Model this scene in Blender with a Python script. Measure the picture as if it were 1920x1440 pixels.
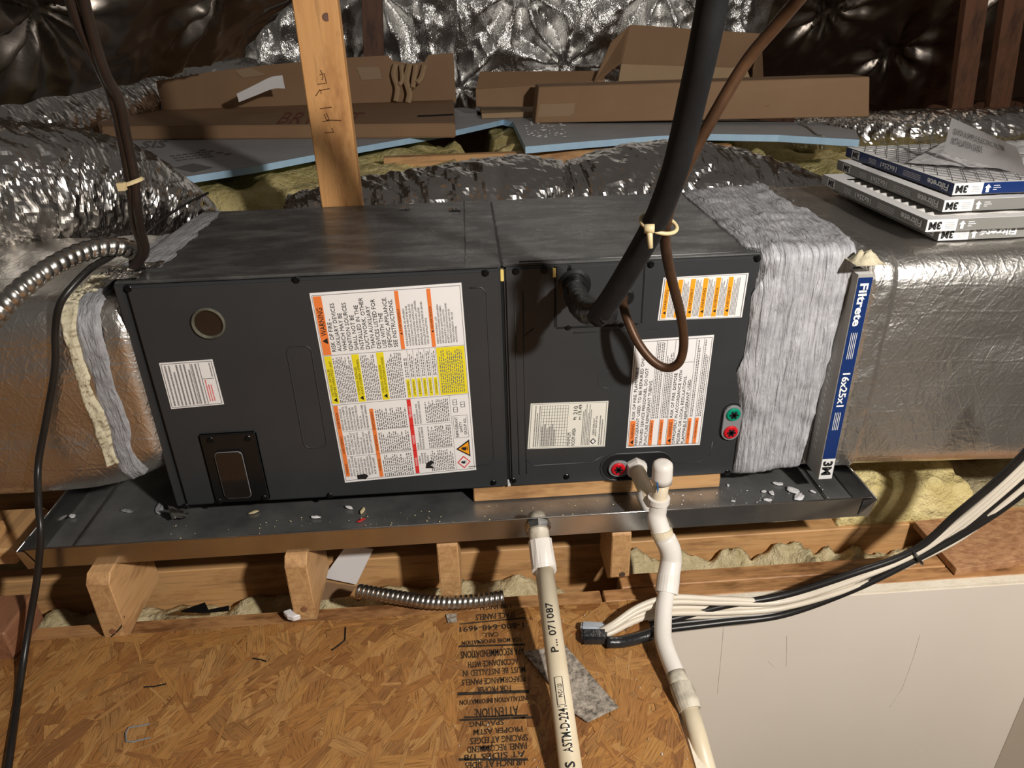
import bpy, bmesh, math, random
from mathutils import Vector, Matrix, noise
random.seed(7)
for o in list(bpy.data.objects): bpy.data.objects.remove(o)
S = bpy.context.scene
COL = S.collection
V = Vector

# ------------------------------------------------------------ camera
F_PX = 1359.8
RW = Matrix(((0.99752416, -0.06518687, -0.02638595), (-0.05312074, -0.45257525, -0.89014259), (0.04608399, 0.88934038, -0.45491752)))
CC = V((0.5814, -1.1549, 0.8156))
cam = bpy.data.cameras.new('camera'); camo = bpy.data.objects.new('camera', cam); COL.objects.link(camo)
cam.sensor_width = 36; cam.lens = F_PX * 36 / 1920; cam.clip_start = 0.02
RT = RW.transposed()
mw = Matrix.Identity(4)
for i in range(3):
    mw[i][0] = RT[i][0]; mw[i][1] = -RT[i][1]; mw[i][2] = -RT[i][2]; mw[i][3] = CC[i]
camo.matrix_world = mw
S.camera = camo
# ------------------------------------------------------------ light
W = bpy.data.worlds.new('world'); S.world = W; W.use_nodes = True
W.node_tree.nodes['Background'].inputs[0].default_value = (1.0, 0.90, 0.80, 1)
W.node_tree.nodes['Background'].inputs[1].default_value = 0.085
def lamp(name, loc, power, radius, color):
    l = bpy.data.lights.new(name, 'POINT'); l.energy = power; l.shadow_soft_size = radius; l.color = color
    o = bpy.data.objects.new(name, l); COL.objects.link(o); o.location = loc; return o
lamp('work_light', (1.52, -1.52, 1.32), 205, 0.05, (1.0, 0.945, 0.875))
S.view_settings.view_transform = 'Standard'; S.view_settings.look = 'None'
S.view_settings.gamma = 1; S.view_settings.exposure = 0.0; S.view_settings.use_curve_mapping = False

# ------------------------------------------------------------ pixel helpers
def ray(px, py):
    return RT @ V(((px - 960) / F_PX, (py - 720) / F_PX, 1.0))
def at(px, py, x=None, y=None, z=None, d=None):
    r = ray(px, py)
    if d is not None: return CC + r * d
    ax, v = (0, x) if x is not None else ((1, y) if y is not None else (2, z))
    return CC + r * ((v - CC[ax]) / r[ax])

# ------------------------------------------------------------ materials
def nodes(m):
    m.use_nodes = True
    nt = m.node_tree
    return nt, nt.nodes, nt.links, nt.nodes['Principled BSDF']
def ramp(n, stops):
    r = n.new('ShaderNodeValToRGB'); e = r.color_ramp.elements
    while len(e) < len(stops): e.new(0.5)
    for i, (p, c) in enumerate(stops):
        e[i].position = p; e[i].color = (c[0], c[1], c[2], 1)
    return r
def noise_node(n, l, vec, scale, detail=4, rough=0.55, dist=0):
    t = n.new('ShaderNodeTexNoise'); t.inputs['Scale'].default_value = scale; t.inputs['Detail'].default_value = detail
    t.inputs['Roughness'].default_value = rough; t.inputs['Distortion'].default_value = dist
    l.new(vec, t.inputs['Vector']); return t
def mapped(n, l, coord='Object', scale=(1, 1, 1), rot=(0, 0, 0)):
    c = n.new('ShaderNodeTexCoord'); m = n.new('ShaderNodeMapping')
    m.inputs['Scale'].default_value = scale; m.inputs['Rotation'].default_value = rot
    l.new(c.outputs[coord], m.inputs['Vector']); return m.outputs['Vector']
def mat(name, c1, c2=None, rough=0.5, metal=0.0, nscale=8, stretch=(1, 1, 1), bump=0.0, bscale=60, bstretch=None, bdist=0.004, spec=0.5, rvar=0.0, detail=5, coat=0, trans=0, ior=1.45, lo=0.3, hi=0.7):
    m = bpy.data.materials.new(name); nt, n, l, b = nodes(m)
    c2 = c2 or c1
    vec = mapped(n, l, 'Object', stretch)
    t = noise_node(n, l, vec, nscale, detail, 0.6)
    r = ramp(n, [(lo, c1), (hi, c2)]); l.new(t.outputs['Fac'], r.inputs[0]); l.new(r.outputs[0], b.inputs['Base Color'])
    b.inputs['Roughness'].default_value = rough; b.inputs['Metallic'].default_value = metal
    b.inputs['Specular IOR Level'].default_value = spec; b.inputs['Coat Weight'].default_value = coat
    b.inputs['Transmission Weight'].default_value = trans; b.inputs['IOR'].default_value = ior
    if rvar:
        mr = n.new('ShaderNodeMapRange'); mr.inputs[1].default_value = 0.3; mr.inputs[2].default_value = 0.7
        mr.inputs[3].default_value = max(0.02, rough - rvar); mr.inputs[4].default_value = rough + rvar
        t3 = noise_node(n, l, vec, nscale * 1.7, 6, 0.65); l.new(t3.outputs['Fac'], mr.inputs[0]); l.new(mr.outputs[0], b.inputs['Roughness'])
    if bump:
        v2 = mapped(n, l, 'Object', bstretch or (1, 1, 1))
        t2 = noise_node(n, l, v2, bscale, 6, 0.6)
        bp = n.new('ShaderNodeBump'); bp.inputs['Strength'].default_value = bump; bp.inputs['Distance'].default_value = bdist
        l.new(t2.outputs['Fac'], bp.inputs['Height']); l.new(bp.outputs[0], b.inputs['Normal'])
    return m
def wood(name, c1, c2, axis, dark=None, rough=0.6):
    st = [14, 14, 14]; st[axis] = 0.9
    m = bpy.data.materials.new(name); nt, n, l, b = nodes(m)
    vec = mapped(n, l, 'Object', st)
    t = noise_node(n, l, vec, 3.0, 6, 0.65, 0.6)
    r = ramp(n, [(0.3, c1), (0.52, c2), (0.62, [a * 0.72 for a in c2]), (0.75, c2)]); l.new(t.outputs['Fac'], r.inputs[0])
    s = [2.2, 2.2, 2.2]; s[axis] = 0.7
    t2 = noise_node(n, l, mapped(n, l, 'Object', s), 6, 4, 0.7)
    r2 = ramp(n, [(0.35 if dark is None else 0.42, dark or [a * 0.55 for a in c1]), (0.5 if dark is None else 0.56, (1, 1, 1))]); l.new(t2.outputs['Fac'], r2.inputs[0])
    mx = n.new('ShaderNodeMixRGB'); mx.blend_type = 'MULTIPLY'; mx.inputs[0].default_value = 0.55 if dark is None else 0.85
    l.new(r.outputs[0], mx.inputs[1]); l.new(r2.outputs[0], mx.inputs[2]); l.new(mx.outputs[0], b.inputs['Base Color'])
    b.inputs['Roughness'].default_value = rough
    bp = n.new('ShaderNodeBump'); bp.inputs['Strength'].default_value = 0.35; bp.inputs['Distance'].default_value = 0.002
    l.new(t.outputs['Fac'], bp.inputs['Height']); l.new(bp.outputs[0], b.inputs['Normal'])
    return m
def foil(name, c, rough=0.2, s1=9, s2=45, st=(1, 1, 1), b1=0.6, b2=0.35, scrim=False, ridge=False, d1=0.03):
    m = bpy.data.materials.new(name); nt, n, l, b = nodes(m)
    vec = mapped(n, l, 'Object', st)
    t = noise_node(n, l, vec, s1, 7, 0.62, 0.8)
    if ridge:
        t.noise_type = 'RIDGED_MULTIFRACTAL'; t.inputs['Detail'].default_value = 5; t.inputs['Roughness'].default_value = 0.45
    t2 = n.new('ShaderNodeTexVoronoi'); t2.feature = 'DISTANCE_TO_EDGE'; t2.inputs['Scale'].default_value = s2
    t4 = noise_node(n, l, vec, s2 * 0.5, 4, 0.6)
    mxv = n.new('ShaderNodeMixRGB'); mxv.inputs[0].default_value = 0.12
    l.new(vec, mxv.inputs[1]); l.new(t4.outputs['Color'], mxv.inputs[2]); l.new(mxv.outputs[0], t2.inputs['Vector'])
    bp = n.new('ShaderNodeBump'); bp.inputs['Strength'].default_value = b1; bp.inputs['Distance'].default_value = d1
    l.new(t.outputs['Fac'], bp.inputs['Height'])
    bp2 = n.new('ShaderNodeBump'); bp2.inputs['Strength'].default_value = b2; bp2.inputs['Distance'].default_value = 0.006
    l.new(t2.outputs['Distance'], bp2.inputs['Height']); l.new(bp.outputs[0], bp2.inputs['Normal'])
    last = bp2
    if scrim:
        h = None
        for ang, sc in ((0.45, 62), (-0.45, 62), (math.pi / 2, 40)):
            w = n.new('ShaderNodeTexWave'); w.inputs['Scale'].default_value = sc / 6.2; w.inputs['Distortion'].default_value = 1.6; w.inputs['Detail'].default_value = 2
            w.inputs['Detail Scale'].default_value = 2
            l.new(mapped(n, l, 'Object', (1, 1, 1), (0, ang, 0)), w.inputs['Vector'])
            rr = ramp(n, [(0.955, (0, 0, 0)), (1.0, (1, 1, 1))]); l.new(w.outputs['Fac'], rr.inputs[0])
            if h is None: h = rr.outputs[0]
            else:
                a = n.new('ShaderNodeMixRGB'); a.blend_type = 'ADD'; a.inputs[0].default_value = 1
                l.new(h, a.inputs[1]); l.new(rr.outputs[0], a.inputs[2]); h = a.outputs[0]
        bp3 = n.new('ShaderNodeBump'); bp3.inputs['Strength'].default_value = 0.16; bp3.inputs['Distance'].default_value = 0.002
        l.new(h, bp3.inputs['Height']); l.new(bp2.outputs[0], bp3.inputs['Normal']); last = bp3
    l.new(last.outputs[0], b.inputs['Normal'])
    r = ramp(n, [(0.3, c), (0.7, [min(1, a * 1.25) for a in c])]); l.new(t.outputs['Fac'], r.inputs[0]); l.new(r.outputs[0], b.inputs['Base Color'])
    b.inputs['Metallic'].default_value = 1; b.inputs['Roughness'].default_value = rough
    return m
def osb_mat(name, cols, spec=0.4, rough=0.5):
    m = bpy.data.materials.new(name); nt, n, l, b = nodes(m)
    g = n.new('ShaderNodeNewGeometry')
    k = len(cols); r = ramp(n, [(i / (k - 1), c) for i, c in enumerate(cols)])
    l.new(g.outputs['Random Per Island'], r.inputs[0])
    vec = mapped(n, l, 'UV', (0.7, 11, 1))
    t = noise_node(n, l, vec, 4, 5, 0.65, 0.3)
    r2 = ramp(n, [(0.33, (0.30, 0.25, 0.20)), (0.47, (0.85, 0.83, 0.80)), (0.7, (1.2, 1.15, 1.05))]); l.new(t.outputs['Fac'], r2.inputs[0])
    mx = n.new('ShaderNodeMixRGB'); mx.blend_type = 'MULTIPLY'; mx.inputs[0].default_value = 0.9
    l.new(r.outputs[0], mx.inputs[1]); l.new(r2.outputs[0], mx.inputs[2]); l.new(mx.outputs[0], b.inputs['Base Color'])
    bp = n.new('ShaderNodeBump'); bp.inputs['Strength'].default_value = 0.4; bp.inputs['Distance'].default_value = 0.001
    l.new(t.outputs['Fac'], bp.inputs['Height']); l.new(bp.outputs[0], b.inputs['Normal'])
    b.inputs['Roughness'].default_value = rough; b.inputs['Specular IOR Level'].default_value = spec
    return m
def mastic_mat(name, c1, c2, rot=(0, 0, 0), st=(30, 4, 3)):
    m = bpy.data.materials.new(name); nt, n, l, b = nodes(m)
    t = noise_node(n, l, mapped(n, l, 'Object', st, rot), 5, 5, 0.55, 1.2)
    t2 = noise_node(n, l, mapped(n, l, 'Object'), 38, 5, 0.6)
    r = ramp(n, [(0.3, c1), (0.7, c2)]); l.new(t2.outputs['Fac'], r.inputs[0]); l.new(r.outputs[0], b.inputs['Base Color'])
    bp = n.new('ShaderNodeBump'); bp.inputs['Strength'].default_value = 0.95; bp.inputs['Distance'].default_value = 0.008
    l.new(t.outputs['Fac'], bp.inputs['Height'])
    bp2 = n.new('ShaderNodeBump'); bp2.inputs['Strength'].default_value = 0.5; bp2.inputs['Distance'].default_value = 0.003
    l.new(t2.outputs['Fac'], bp2.inputs['Height']); l.new(bp.outputs[0], bp2.inputs['Normal']); l.new(bp2.outputs[0], b.inputs['Normal'])
    b.inputs['Roughness'].default_value = 0.42
    return m
M = {}
M['unit'] = mat('charcoal_paint', (0.030, 0.032, 0.034), (0.036, 0.038, 0.040), rough=0.38, nscale=5, rvar=0.05, bump=0.05, bscale=500, bdist=0.0005)
M['unit_top'] = mat('charcoal_paint_scuffs_sheen', (0.05, 0.051, 0.052), (0.16, 0.157, 0.15), rough=0.30, spec=0.9, nscale=7, stretch=(1, 2.5, 1), rvar=0.12, lo=0.45, hi=0.75)  # scuffs, plus the sheen of reflected foil put in as a lighter colour
M['black'] = mat('black_plastic', (0.006, 0.006, 0.006), (0.010, 0.010, 0.010), rough=0.3)
M['void'] = mat('dark_gap', (0.003, 0.003, 0.003), rough=0.9)
M['smoke'] = mat('smoked_window', (0.012, 0.009, 0.008), (0.02, 0.015, 0.012), rough=0.12, coat=0.5)
M['screw'] = mat('black_screw', (0.012, 0.012, 0.012), rough=0.3, metal=0.6)
M['clear'] = mat('clear_ring', (0.06, 0.055, 0.045), (0.16, 0.15, 0.11), rough=0.12, nscale=40, coat=0.6)
M['label'] = mat('label_paper', (0.80, 0.78, 0.77), (0.84, 0.82, 0.81), rough=0.4)
M['label2'] = mat('label_cream', (0.76, 0.74, 0.66), (0.80, 0.78, 0.70), rough=0.4)
M['ink'] = mat('black_ink', (0.012, 0.012, 0.012), rough=0.6)
M['stampink'] = mat('faded_stamp_ink', (0.022, 0.015, 0.010), (0.16, 0.085, 0.03), rough=0.7, nscale=60, lo=0.52, hi=0.85)
M['inkgrey'] = mat('fine_print_ink', (0.17, 0.165, 0.165), rough=0.6)
M['orange'] = mat('orange_ink', (0.80, 0.20, 0.045), (0.84, 0.22, 0.05), rough=0.45)
M['amber'] = mat('amber_ink', (0.90, 0.36, 0.015), rough=0.45)
M['yellow'] = mat('yellow_ink', (0.80, 0.68, 0.02), rough=0.45)
M['redink'] = mat('red_ink', (0.70, 0.035, 0.03), rough=0.45)
M['whiteink'] = mat('white_ink', (0.82, 0.82, 0.82), rough=0.5)
M['greyink'] = mat('pale_grey_ink', (0.42, 0.42, 0.42), rough=0.5)
M['greyplug'] = mat('grey_plastic', (0.22, 0.22, 0.23), rough=0.4)
M['redplug'] = mat('red_plastic', (0.55, 0.006, 0.012), (0.62, 0.01, 0.02), rough=0.3)
M['greenplug'] = mat('green_plastic', (0.0, 0.22, 0.13), (0.0, 0.26, 0.15), rough=0.3)
M['goldfoam'] = mat('yellow_foam', (0.65, 0.48, 0.12), (0.75, 0.6, 0.2), rough=0.7)
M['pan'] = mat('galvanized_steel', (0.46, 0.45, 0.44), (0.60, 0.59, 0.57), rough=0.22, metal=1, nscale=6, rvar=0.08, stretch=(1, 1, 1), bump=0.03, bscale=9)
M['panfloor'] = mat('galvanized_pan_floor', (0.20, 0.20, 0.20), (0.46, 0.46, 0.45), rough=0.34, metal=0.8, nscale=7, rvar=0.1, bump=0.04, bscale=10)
M['steel'] = mat('conduit_steel', (0.42, 0.40, 0.37), (0.55, 0.52, 0.48), rough=0.3, metal=1, nscale=30)
M['foilduct'] = foil('flex_duct_foil', (0.62, 0.60, 0.58), 0.20, 6, 18, (1, 1, 1), 0.25, 0.06, ridge=True, d1=0.008)
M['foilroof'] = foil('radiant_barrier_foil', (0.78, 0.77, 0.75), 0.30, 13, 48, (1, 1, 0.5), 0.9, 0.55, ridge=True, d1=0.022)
M['foilroof_shaded'] = foil('shaded_barrier_foil', (0.28, 0.245, 0.215), 0.38, 5, 16, (1, 1, 1), 0.5, 0.15, ridge=True, d1=0.012)  # same barrier foil; its shade and dark reflections put into a darker base colour
M['foilwrap'] = foil('foil_duct_wrap', (0.72, 0.69, 0.65), 0.36, 6, 34, (1, 1, 1), 0.45, 0.30, scrim=True, ridge=True, d1=0.010)
M['mastic'] = mastic_mat('grey_mastic', (0.36, 0.362, 0.385), (0.55, 0.55, 0.575))
M['mastic_l'] = mastic_mat('grey_mastic_thin', (0.25, 0.25, 0.265), (0.42, 0.42, 0.44), st=(24, 4, 4))
M['cream'] = mat('cream_sealant', (0.50, 0.44, 0.30), (0.68, 0.62, 0.45), rough=0.7, nscale=40, bump=0.9, bscale=50)
M['pine_y'] = wood('pine_along_y', (0.50, 0.27, 0.11), (0.62, 0.36, 0.16), 1)
M['pine_x'] = wood('pine_along_x', (0.46, 0.24, 0.09), (0.58, 0.33, 0.14), 0)
M['pine_xd'] = wood('weathered_pine_along_x', (0.36, 0.17, 0.065), (0.48, 0.25, 0.10), 0, dark=(0.25, 0.17, 0.10))
M['pine_z'] = wood('pine_post', (0.54, 0.26, 0.085), (0.64, 0.33, 0.12), 2)
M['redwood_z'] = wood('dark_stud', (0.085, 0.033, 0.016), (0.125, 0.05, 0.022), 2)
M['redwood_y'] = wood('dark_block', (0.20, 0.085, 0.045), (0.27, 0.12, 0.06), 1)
M['endgrain'] = mat('end_grain', (0.36, 0.19, 0.075), (0.60, 0.36, 0.16), rough=0.7, nscale=55, stretch=(1, 1, 1.6), bump=0.5, bscale=80)
M['osb'] = osb_mat('osb_strands', [(0.25, 0.105, 0.034), (0.42, 0.20, 0.060), (0.31, 0.135, 0.042), (0.47, 0.245, 0.082), (0.26, 0.115, 0.040), (0.43, 0.215, 0.066), (0.47, 0.255, 0.092), (0.29, 0.135, 0.046)])
M['osbbase'] = mat('osb_base', (0.32, 0.14, 0.045), (0.50, 0.26, 0.085), rough=0.6, nscale=30, stretch=(2, 1, 1))
M['osb2'] = mat('fine_osb', (0.30, 0.14, 0.065), (0.48, 0.26, 0.13), rough=0.6, nscale=55, stretch=(1, 2.2, 1), bump=0.7, bscale=70, lo=0.35, hi=0.62)
M['card'] = mat('cardboard', (0.255, 0.150, 0.080), (0.30, 0.180, 0.098), rough=0.75, nscale=4)
M['card2'] = mat('cardboard_inside', (0.34, 0.23, 0.13), (0.40, 0.27, 0.155), rough=0.75, nscale=4)
M['tape'] = mat('parcel_tape', (0.34, 0.235, 0.145), rough=0.3, spec=0.6)
M['foamtop'] = mat('foam_board_face', (0.34, 0.35, 0.37), (0.42, 0.43, 0.45), rough=0.55, nscale=6)
M['foamedge'] = mat('foam_board_edge', (0.36, 0.55, 0.74), (0.42, 0.62, 0.80), rough=0.6, nscale=30)
M['insul'] = mat('yellow_fiberglass', (0.60, 0.48, 0.19), (0.82, 0.70, 0.36), rough=0.95, nscale=18, bump=1.0, bscale=45, bdist=0.02, spec=0.1)
M['insul2'] = mat('loose_insulation', (0.42, 0.34, 0.18), (0.70, 0.60, 0.38), rough=0.95, nscale=25, bump=1.0, bscale=60, bdist=0.015, spec=0.1)
M['hose'] = mat('black_foam_insulation', (0.006, 0.006, 0.0065), (0.010, 0.010, 0.0105), rough=0.6, nscale=30, spec=0.3)
M['vinyl'] = mat('black_vinyl_tape', (0.012, 0.012, 0.013), (0.025, 0.025, 0.026), rough=0.28, nscale=20, bump=0.7, bscale=30, bstretch=(1, 1, 1), bdist=0.004)
M['copper'] = mat('brown_copper', (0.050, 0.024, 0.012), (0.10, 0.048, 0.022), rough=0.45, nscale=25, metal=0.35)
M['tie'] = mat('natural_nylon', (0.62, 0.50, 0.28), rough=0.4)
M['cableblk'] = mat('black_cable', (0.010, 0.009, 0.009), (0.02, 0.017, 0.015), rough=0.35, nscale=20)
M['cablebrown'] = mat('dark_brown_cable', (0.022, 0.015, 0.012), (0.03, 0.02, 0.016), rough=0.4, nscale=20)
M['cablewht'] = mat('white_cable', (0.62, 0.55, 0.45), (0.72, 0.65, 0.54), rough=0.4, nscale=12)
M['ducttape'] = mat('silver_tape', (0.42, 0.45, 0.5), (0.62, 0.66, 0.72), rough=0.35, metal=0.4, nscale=20)
M['pvc'] = mat('white_pvc', (0.72, 0.68, 0.62), (0.80, 0.76, 0.71), rough=0.35, nscale=14)
M['pvcold'] = mat('aged_pvc', (0.62, 0.52, 0.36), (0.72, 0.63, 0.47), rough=0.4, nscale=10)
M['pvcdirty'] = mat('dirty_pvc', (0.30, 0.27, 0.21), (0.66, 0.60, 0.49), rough=0.5, nscale=22, lo=0.38, hi=0.6)
M['drywall'] = mat('white_drywall', (0.66, 0.59, 0.51), (0.71, 0.64, 0.56), rough=0.55, nscale=1.6, bump=0.06, bscale=120, bdist=0.001)
M['drywalledge'] = mat('drywall_edge', (0.68, 0.60, 0.47), (0.76, 0.70, 0.58), rough=0.8, nscale=30, bump=0.6, bscale=50)
M['felt'] = mat('grey_felt', (0.10, 0.085, 0.07), (0.46, 0.40, 0.33), rough=0.9, nscale=120, bump=0.6, bscale=120, lo=0.34, hi=0.66)
M['paper'] = mat('white_paper', (0.72, 0.70, 0.70), (0.80, 0.78, 0.78), rough=0.6, nscale=6)
M['fblue'] = mat('navy_print', (0.006, 0.026, 0.125), (0.008, 0.03, 0.14), rough=0.35)
M['fgrey'] = mat('grey_print', (0.21, 0.205, 0.19), (0.24, 0.235, 0.22), rough=0.4)
M['fcard'] = mat('grey_filter_card', (0.34, 0.325, 0.30), (0.38, 0.365, 0.34), rough=0.6)
M['fwhite'] = mat('white_card', (0.74, 0.73, 0.72), rough=0.5)
M['media'] = mat('filter_media', (0.52, 0.50, 0.47), (0.60, 0.58, 0.55), rough=0.85, nscale=30, bump=0.3, bscale=80)
M['wire'] = mat('wire_mesh', (0.35, 0.34, 0.33), rough=0.35, metal=0.8)
M['bag'] = mat('clear_plastic_bag', (0.95, 0.95, 0.97), rough=0.08, trans=0.0, nscale=20)
def _bag():
    m = M['bag']; nt, n, l, b = nodes(m)
    tr = n.new('ShaderNodeBsdfTransparent'); mx = n.new('ShaderNodeMixShader'); gl = n.new('ShaderNodeBsdfGlossy')
    gl.inputs['Roughness'].default_value = 0.08; gl.inputs['Color'].default_value = (0.9, 0.9, 0.95, 1)
    fr = n.new('ShaderNodeLayerWeight'); fr.inputs[0].default_value = 0.25
    mr = n.new('ShaderNodeMapRange'); mr.inputs[3].default_value = 0.05; mr.inputs[4].default_value = 0.6
    l.new(fr.outputs['Facing'], mr.inputs[0]); l.new(mr.outputs[0], mx.inputs[0]); l.new(tr.outputs[0], mx.inputs[1]); l.new(gl.outputs[0], mx.inputs[2])
    l.new(mx.outputs[0], n['Material Output'].inputs[0])
_bag()
M['twig'] = mat('debris_chip', (0.62, 0.52, 0.30), rough=0.7)
M['white_bit'] = mat('mastic_crumb', (0.62, 0.61, 0.62), rough=0.5, bump=0.5, bscale=100)
M['redbit'] = mat('red_wire_scrap', (0.5, 0.03, 0.03), rough=0.5)
M['marker'] = mat('pencil_mark', (0.12, 0.05, 0.02), rough=0.7)
M['boxprint'] = mat('carton_print', (0.22, 0.06, 0.035), rough=0.7)
M['nail'] = mat('bright_nail', (0.4, 0.4, 0.4), rough=0.35, metal=1)
M['bluemark'] = mat('blue_marker', (0.02, 0.10, 0.25), rough=0.5)

# ------------------------------------------------------------ object helpers
WL = {}
def link(o, name, parent=None, loc=None):
    COL.objects.link(o)
    o.location = loc or V((0, 0, 0)); WL[o] = V(o.location)
    if parent is not None:
        o.parent = parent; o.matrix_parent_inverse = Matrix.Translation(-WL[parent])
    return o
def thing(name, label, cat, loc, group=None, kind=None):
    o = bpy.data.objects.new(name, None); o.empty_display_size = 0.05
    link(o, name, None, V(loc)); tag(o, label, cat, group, kind); return o
def tag(o, label=None, cat=None, group=None, kind=None):
    if label: o['label'] = label
    if cat: o['category'] = cat
    if group: o['group'] = group
    if kind: o['kind'] = kind
    return o
class MB:
    def __init__(s): s.v = []; s.f = []; s.uv = None
    def add(s, vs, fs):
        k = len(s.v); s.v += [V(p) for p in vs]; s.f += [[i + k for i in f] for f in fs]; return s
    def box(s, a, b, top_shift=None):
        x0, y0, z0 = a; x1, y1, z1 = b
        return s.add([(x0, y0, z0), (x1, y0, z0), (x1, y1, z0), (x0, y1, z0), (x0, y0, z1), (x1, y0, z1), (x1, y1, z1), (x0, y1, z1)],
                     [(0, 3, 2, 1), (4, 5, 6, 7), (0, 1, 5, 4), (1, 2, 6, 5), (2, 3, 7, 6), (3, 0, 4, 7)])
    def hexa(s, b4, t4):
        return s.add(list(b4) + list(t4), [(0, 3, 2, 1), (4, 5, 6, 7), (0, 1, 5, 4), (1, 2, 6, 5), (2, 3, 7, 6), (3, 0, 4, 7)])
    def prism(s, pts, off):
        n = len(pts); off = V(off); p = [V(q) for q in pts]
        return s.add(p + [q + off for q in p], [list(range(n))[::-1], list(range(n, 2 * n))] + [(i, (i + 1) % n, n + (i + 1) % n, n + i) for i in range(n)])
    def sweep(s, pts, r, n=12, rf=None, cap=True, squash=None):
        pts = [V(p) for p in pts]; m = len(pts); k = len(s.v)
        T = [(pts[min(i + 1, m - 1)] - pts[max(i - 1, 0)]).normalized() for i in range(m)]
        up = V((0, 0, 1)) if abs(T[0].z) < 0.9 else V((0, 1, 0))
        N = (up - T[0] * up.dot(T[0])).normalized(); L = 0
        for i in range(m):
            if i:
                L += (pts[i] - pts[i - 1]).length
                q = T[i - 1].rotation_difference(T[i]); N = (q @ N); N = (N - T[i] * N.dot(T[i])).normalized()
            Bn = T[i].cross(N); ri = r[i] if isinstance(r, (list, tuple)) else r
            for j in range(n):
                a = 2 * math.pi * j / n; rr = ri * (rf(L, a) if rf else 1)
                s.v.append(pts[i] + (N * math.cos(a) + Bn * math.sin(a)) * rr)
        for i in range(m - 1):
            for j in range(n):
                a = k + i * n + j; b = k + i * n + (j + 1) % n
                s.f.append([a, b, b + n, a + n])
        if cap:
            s.f.append([k + j for j in range(n)][::-1]); s.f.append([k + (m - 1) * n + j for j in range(n)])
        return s
    def cyl(s, a, b, r0, r1=None, n=20):
        return s.sweep([a, V(a).lerp(V(b), 0.5), b], [r0, (r0 + (r1 or r0)) / 2, r1 or r0], n)
    def grid(s, fn, nu, nv):
        k = len(s.v)
        for j in range(nv + 1):
            for i in range(nu + 1): s.v.append(V(fn(i / nu, j / nv)))
        for j in range(nv):
            for i in range(nu):
                a = k + j * (nu + 1) + i; s.f.append([a, a + 1, a + nu + 2, a + nu + 1])
        return s
    def build(s, name, m, parent=None, smooth=False, bevel=0, seg=2, fixn=True):
        lo = V((min(p.x for p in s.v), min(p.y for p in s.v), min(p.z for p in s.v)))
        hi = V((max(p.x for p in s.v), max(p.y for p in s.v), max(p.z for p in s.v)))
        c = (lo + hi) / 2
        if parent is None: c.z = lo.z
        me = bpy.data.meshes.new(name); me.from_pydata([p - c for p in s.v], [], s.f)
        ms = m if isinstance(m, (list, tuple)) else [m]
        for q in ms: me.materials.append(M[q] if isinstance(q, str) else q)
        if fixn or bevel:
            bm = bmesh.new(); bm.from_mesh(me)
            if fixn: bmesh.ops.recalc_face_normals(bm, faces=bm.faces)
            if bevel: bmesh.ops.bevel(bm, geom=[e for e in bm.edges if len(e.link_faces) == 2 and e.calc_face_angle(0) > 0.6], offset=bevel, segments=seg, affect='EDGES', clamp_overlap=True)
            bm.to_mesh(me); bm.free()
        if smooth:
            for p in me.polygons: p.use_smooth = True
        o = bpy.data.objects.new(name, me); return link(o, name, parent, c)
def copyobj(src, loc, parent, rot=None):
    o = src.copy(); link(o, src.name, parent, V(loc))
    if rot is not None: o.rotation_euler = rot
    return o
def spline(pts, per=8):
    p = [V(q) for q in pts]; p = [p[0] * 2 - p[1]] + p + [p[-1] * 2 - p[-2]]; out = []
    for i in range(1, len(p) - 2):
        a, b, c, d = p[i - 1:i + 3]
        for k in range(per):
            t = k / per
            out.append(0.5 * ((2 * b) + (c - a) * t + (2 * a - 5 * b + 4 * c - d) * t * t + (3 * b - a - 3 * c + d) * t ** 3))
    out.append(p[-2]); return out
def lerpl(vals, n):
    m = len(vals) - 1; out = []
    for i in range(n):
        t = i / (n - 1) * m; k = min(int(t), m - 1); out.append(vals[k] + (vals[k + 1] - vals[k]) * (t - k))
    return out
def rid(v): return 1 - abs(noise.noise(v)) * 2
def fbm(v, o=3):
    a = 0; w = 1
    for i in range(o): a += noise.noise(v) * w; v = v * 2.03; w *= 0.5
    return a
# ---------------------------------------------- lettering
FC = bpy.data.curves.new('lettering', 'FONT'); FO = bpy.data.objects.new('lettering', FC)
FC.resolution_u = 2; TC = {}
def glyphs(t, bold=0.0):
    key = (t, bold)
    if key not in TC:
        FC.body = t; FC.offset = bold
        me = bpy.data.meshes.new_from_object(FO)
        vs = [(v.co.x, v.co.y) for v in me.vertices]; fs = [list(p.vertices) for p in me.polygons]
        bpy.data.meshes.remove(me)
        x0 = min(v[0] for v in vs); x1 = max(v[0] for v in vs)
        TC[key] = ([(x - x0, y) for x, y in vs], fs, x1 - x0)
    return TC[key]
CAP = 0.69
def text_map(mb, t, fn, aspect=None, bold=0.0):
    """fn(a, b): a 0..1 along the text, b 0..1 cap height -> 3D"""
    vs, fs, w = glyphs(t, bold)
    mb.add([fn(x / w, y / CAP) for x, y in vs], fs)
def text_flat(mb, t, org, xd, yd, h, width=None, bold=0.0, center=False):
    vs, fs, w = glyphs(t, bold); xd = V(xd); yd = V(yd); sy = h / CAP; sx = (width / w) if width else sy
    o = V(org) - (xd * (w * sx / 2) if center else V((0, 0, 0)))
    mb.add([o + xd * (x * sx) + yd * (y * sy) for x, y in vs], fs)

# ============================================================ STRUCTURE
ZF = -0.18
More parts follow.
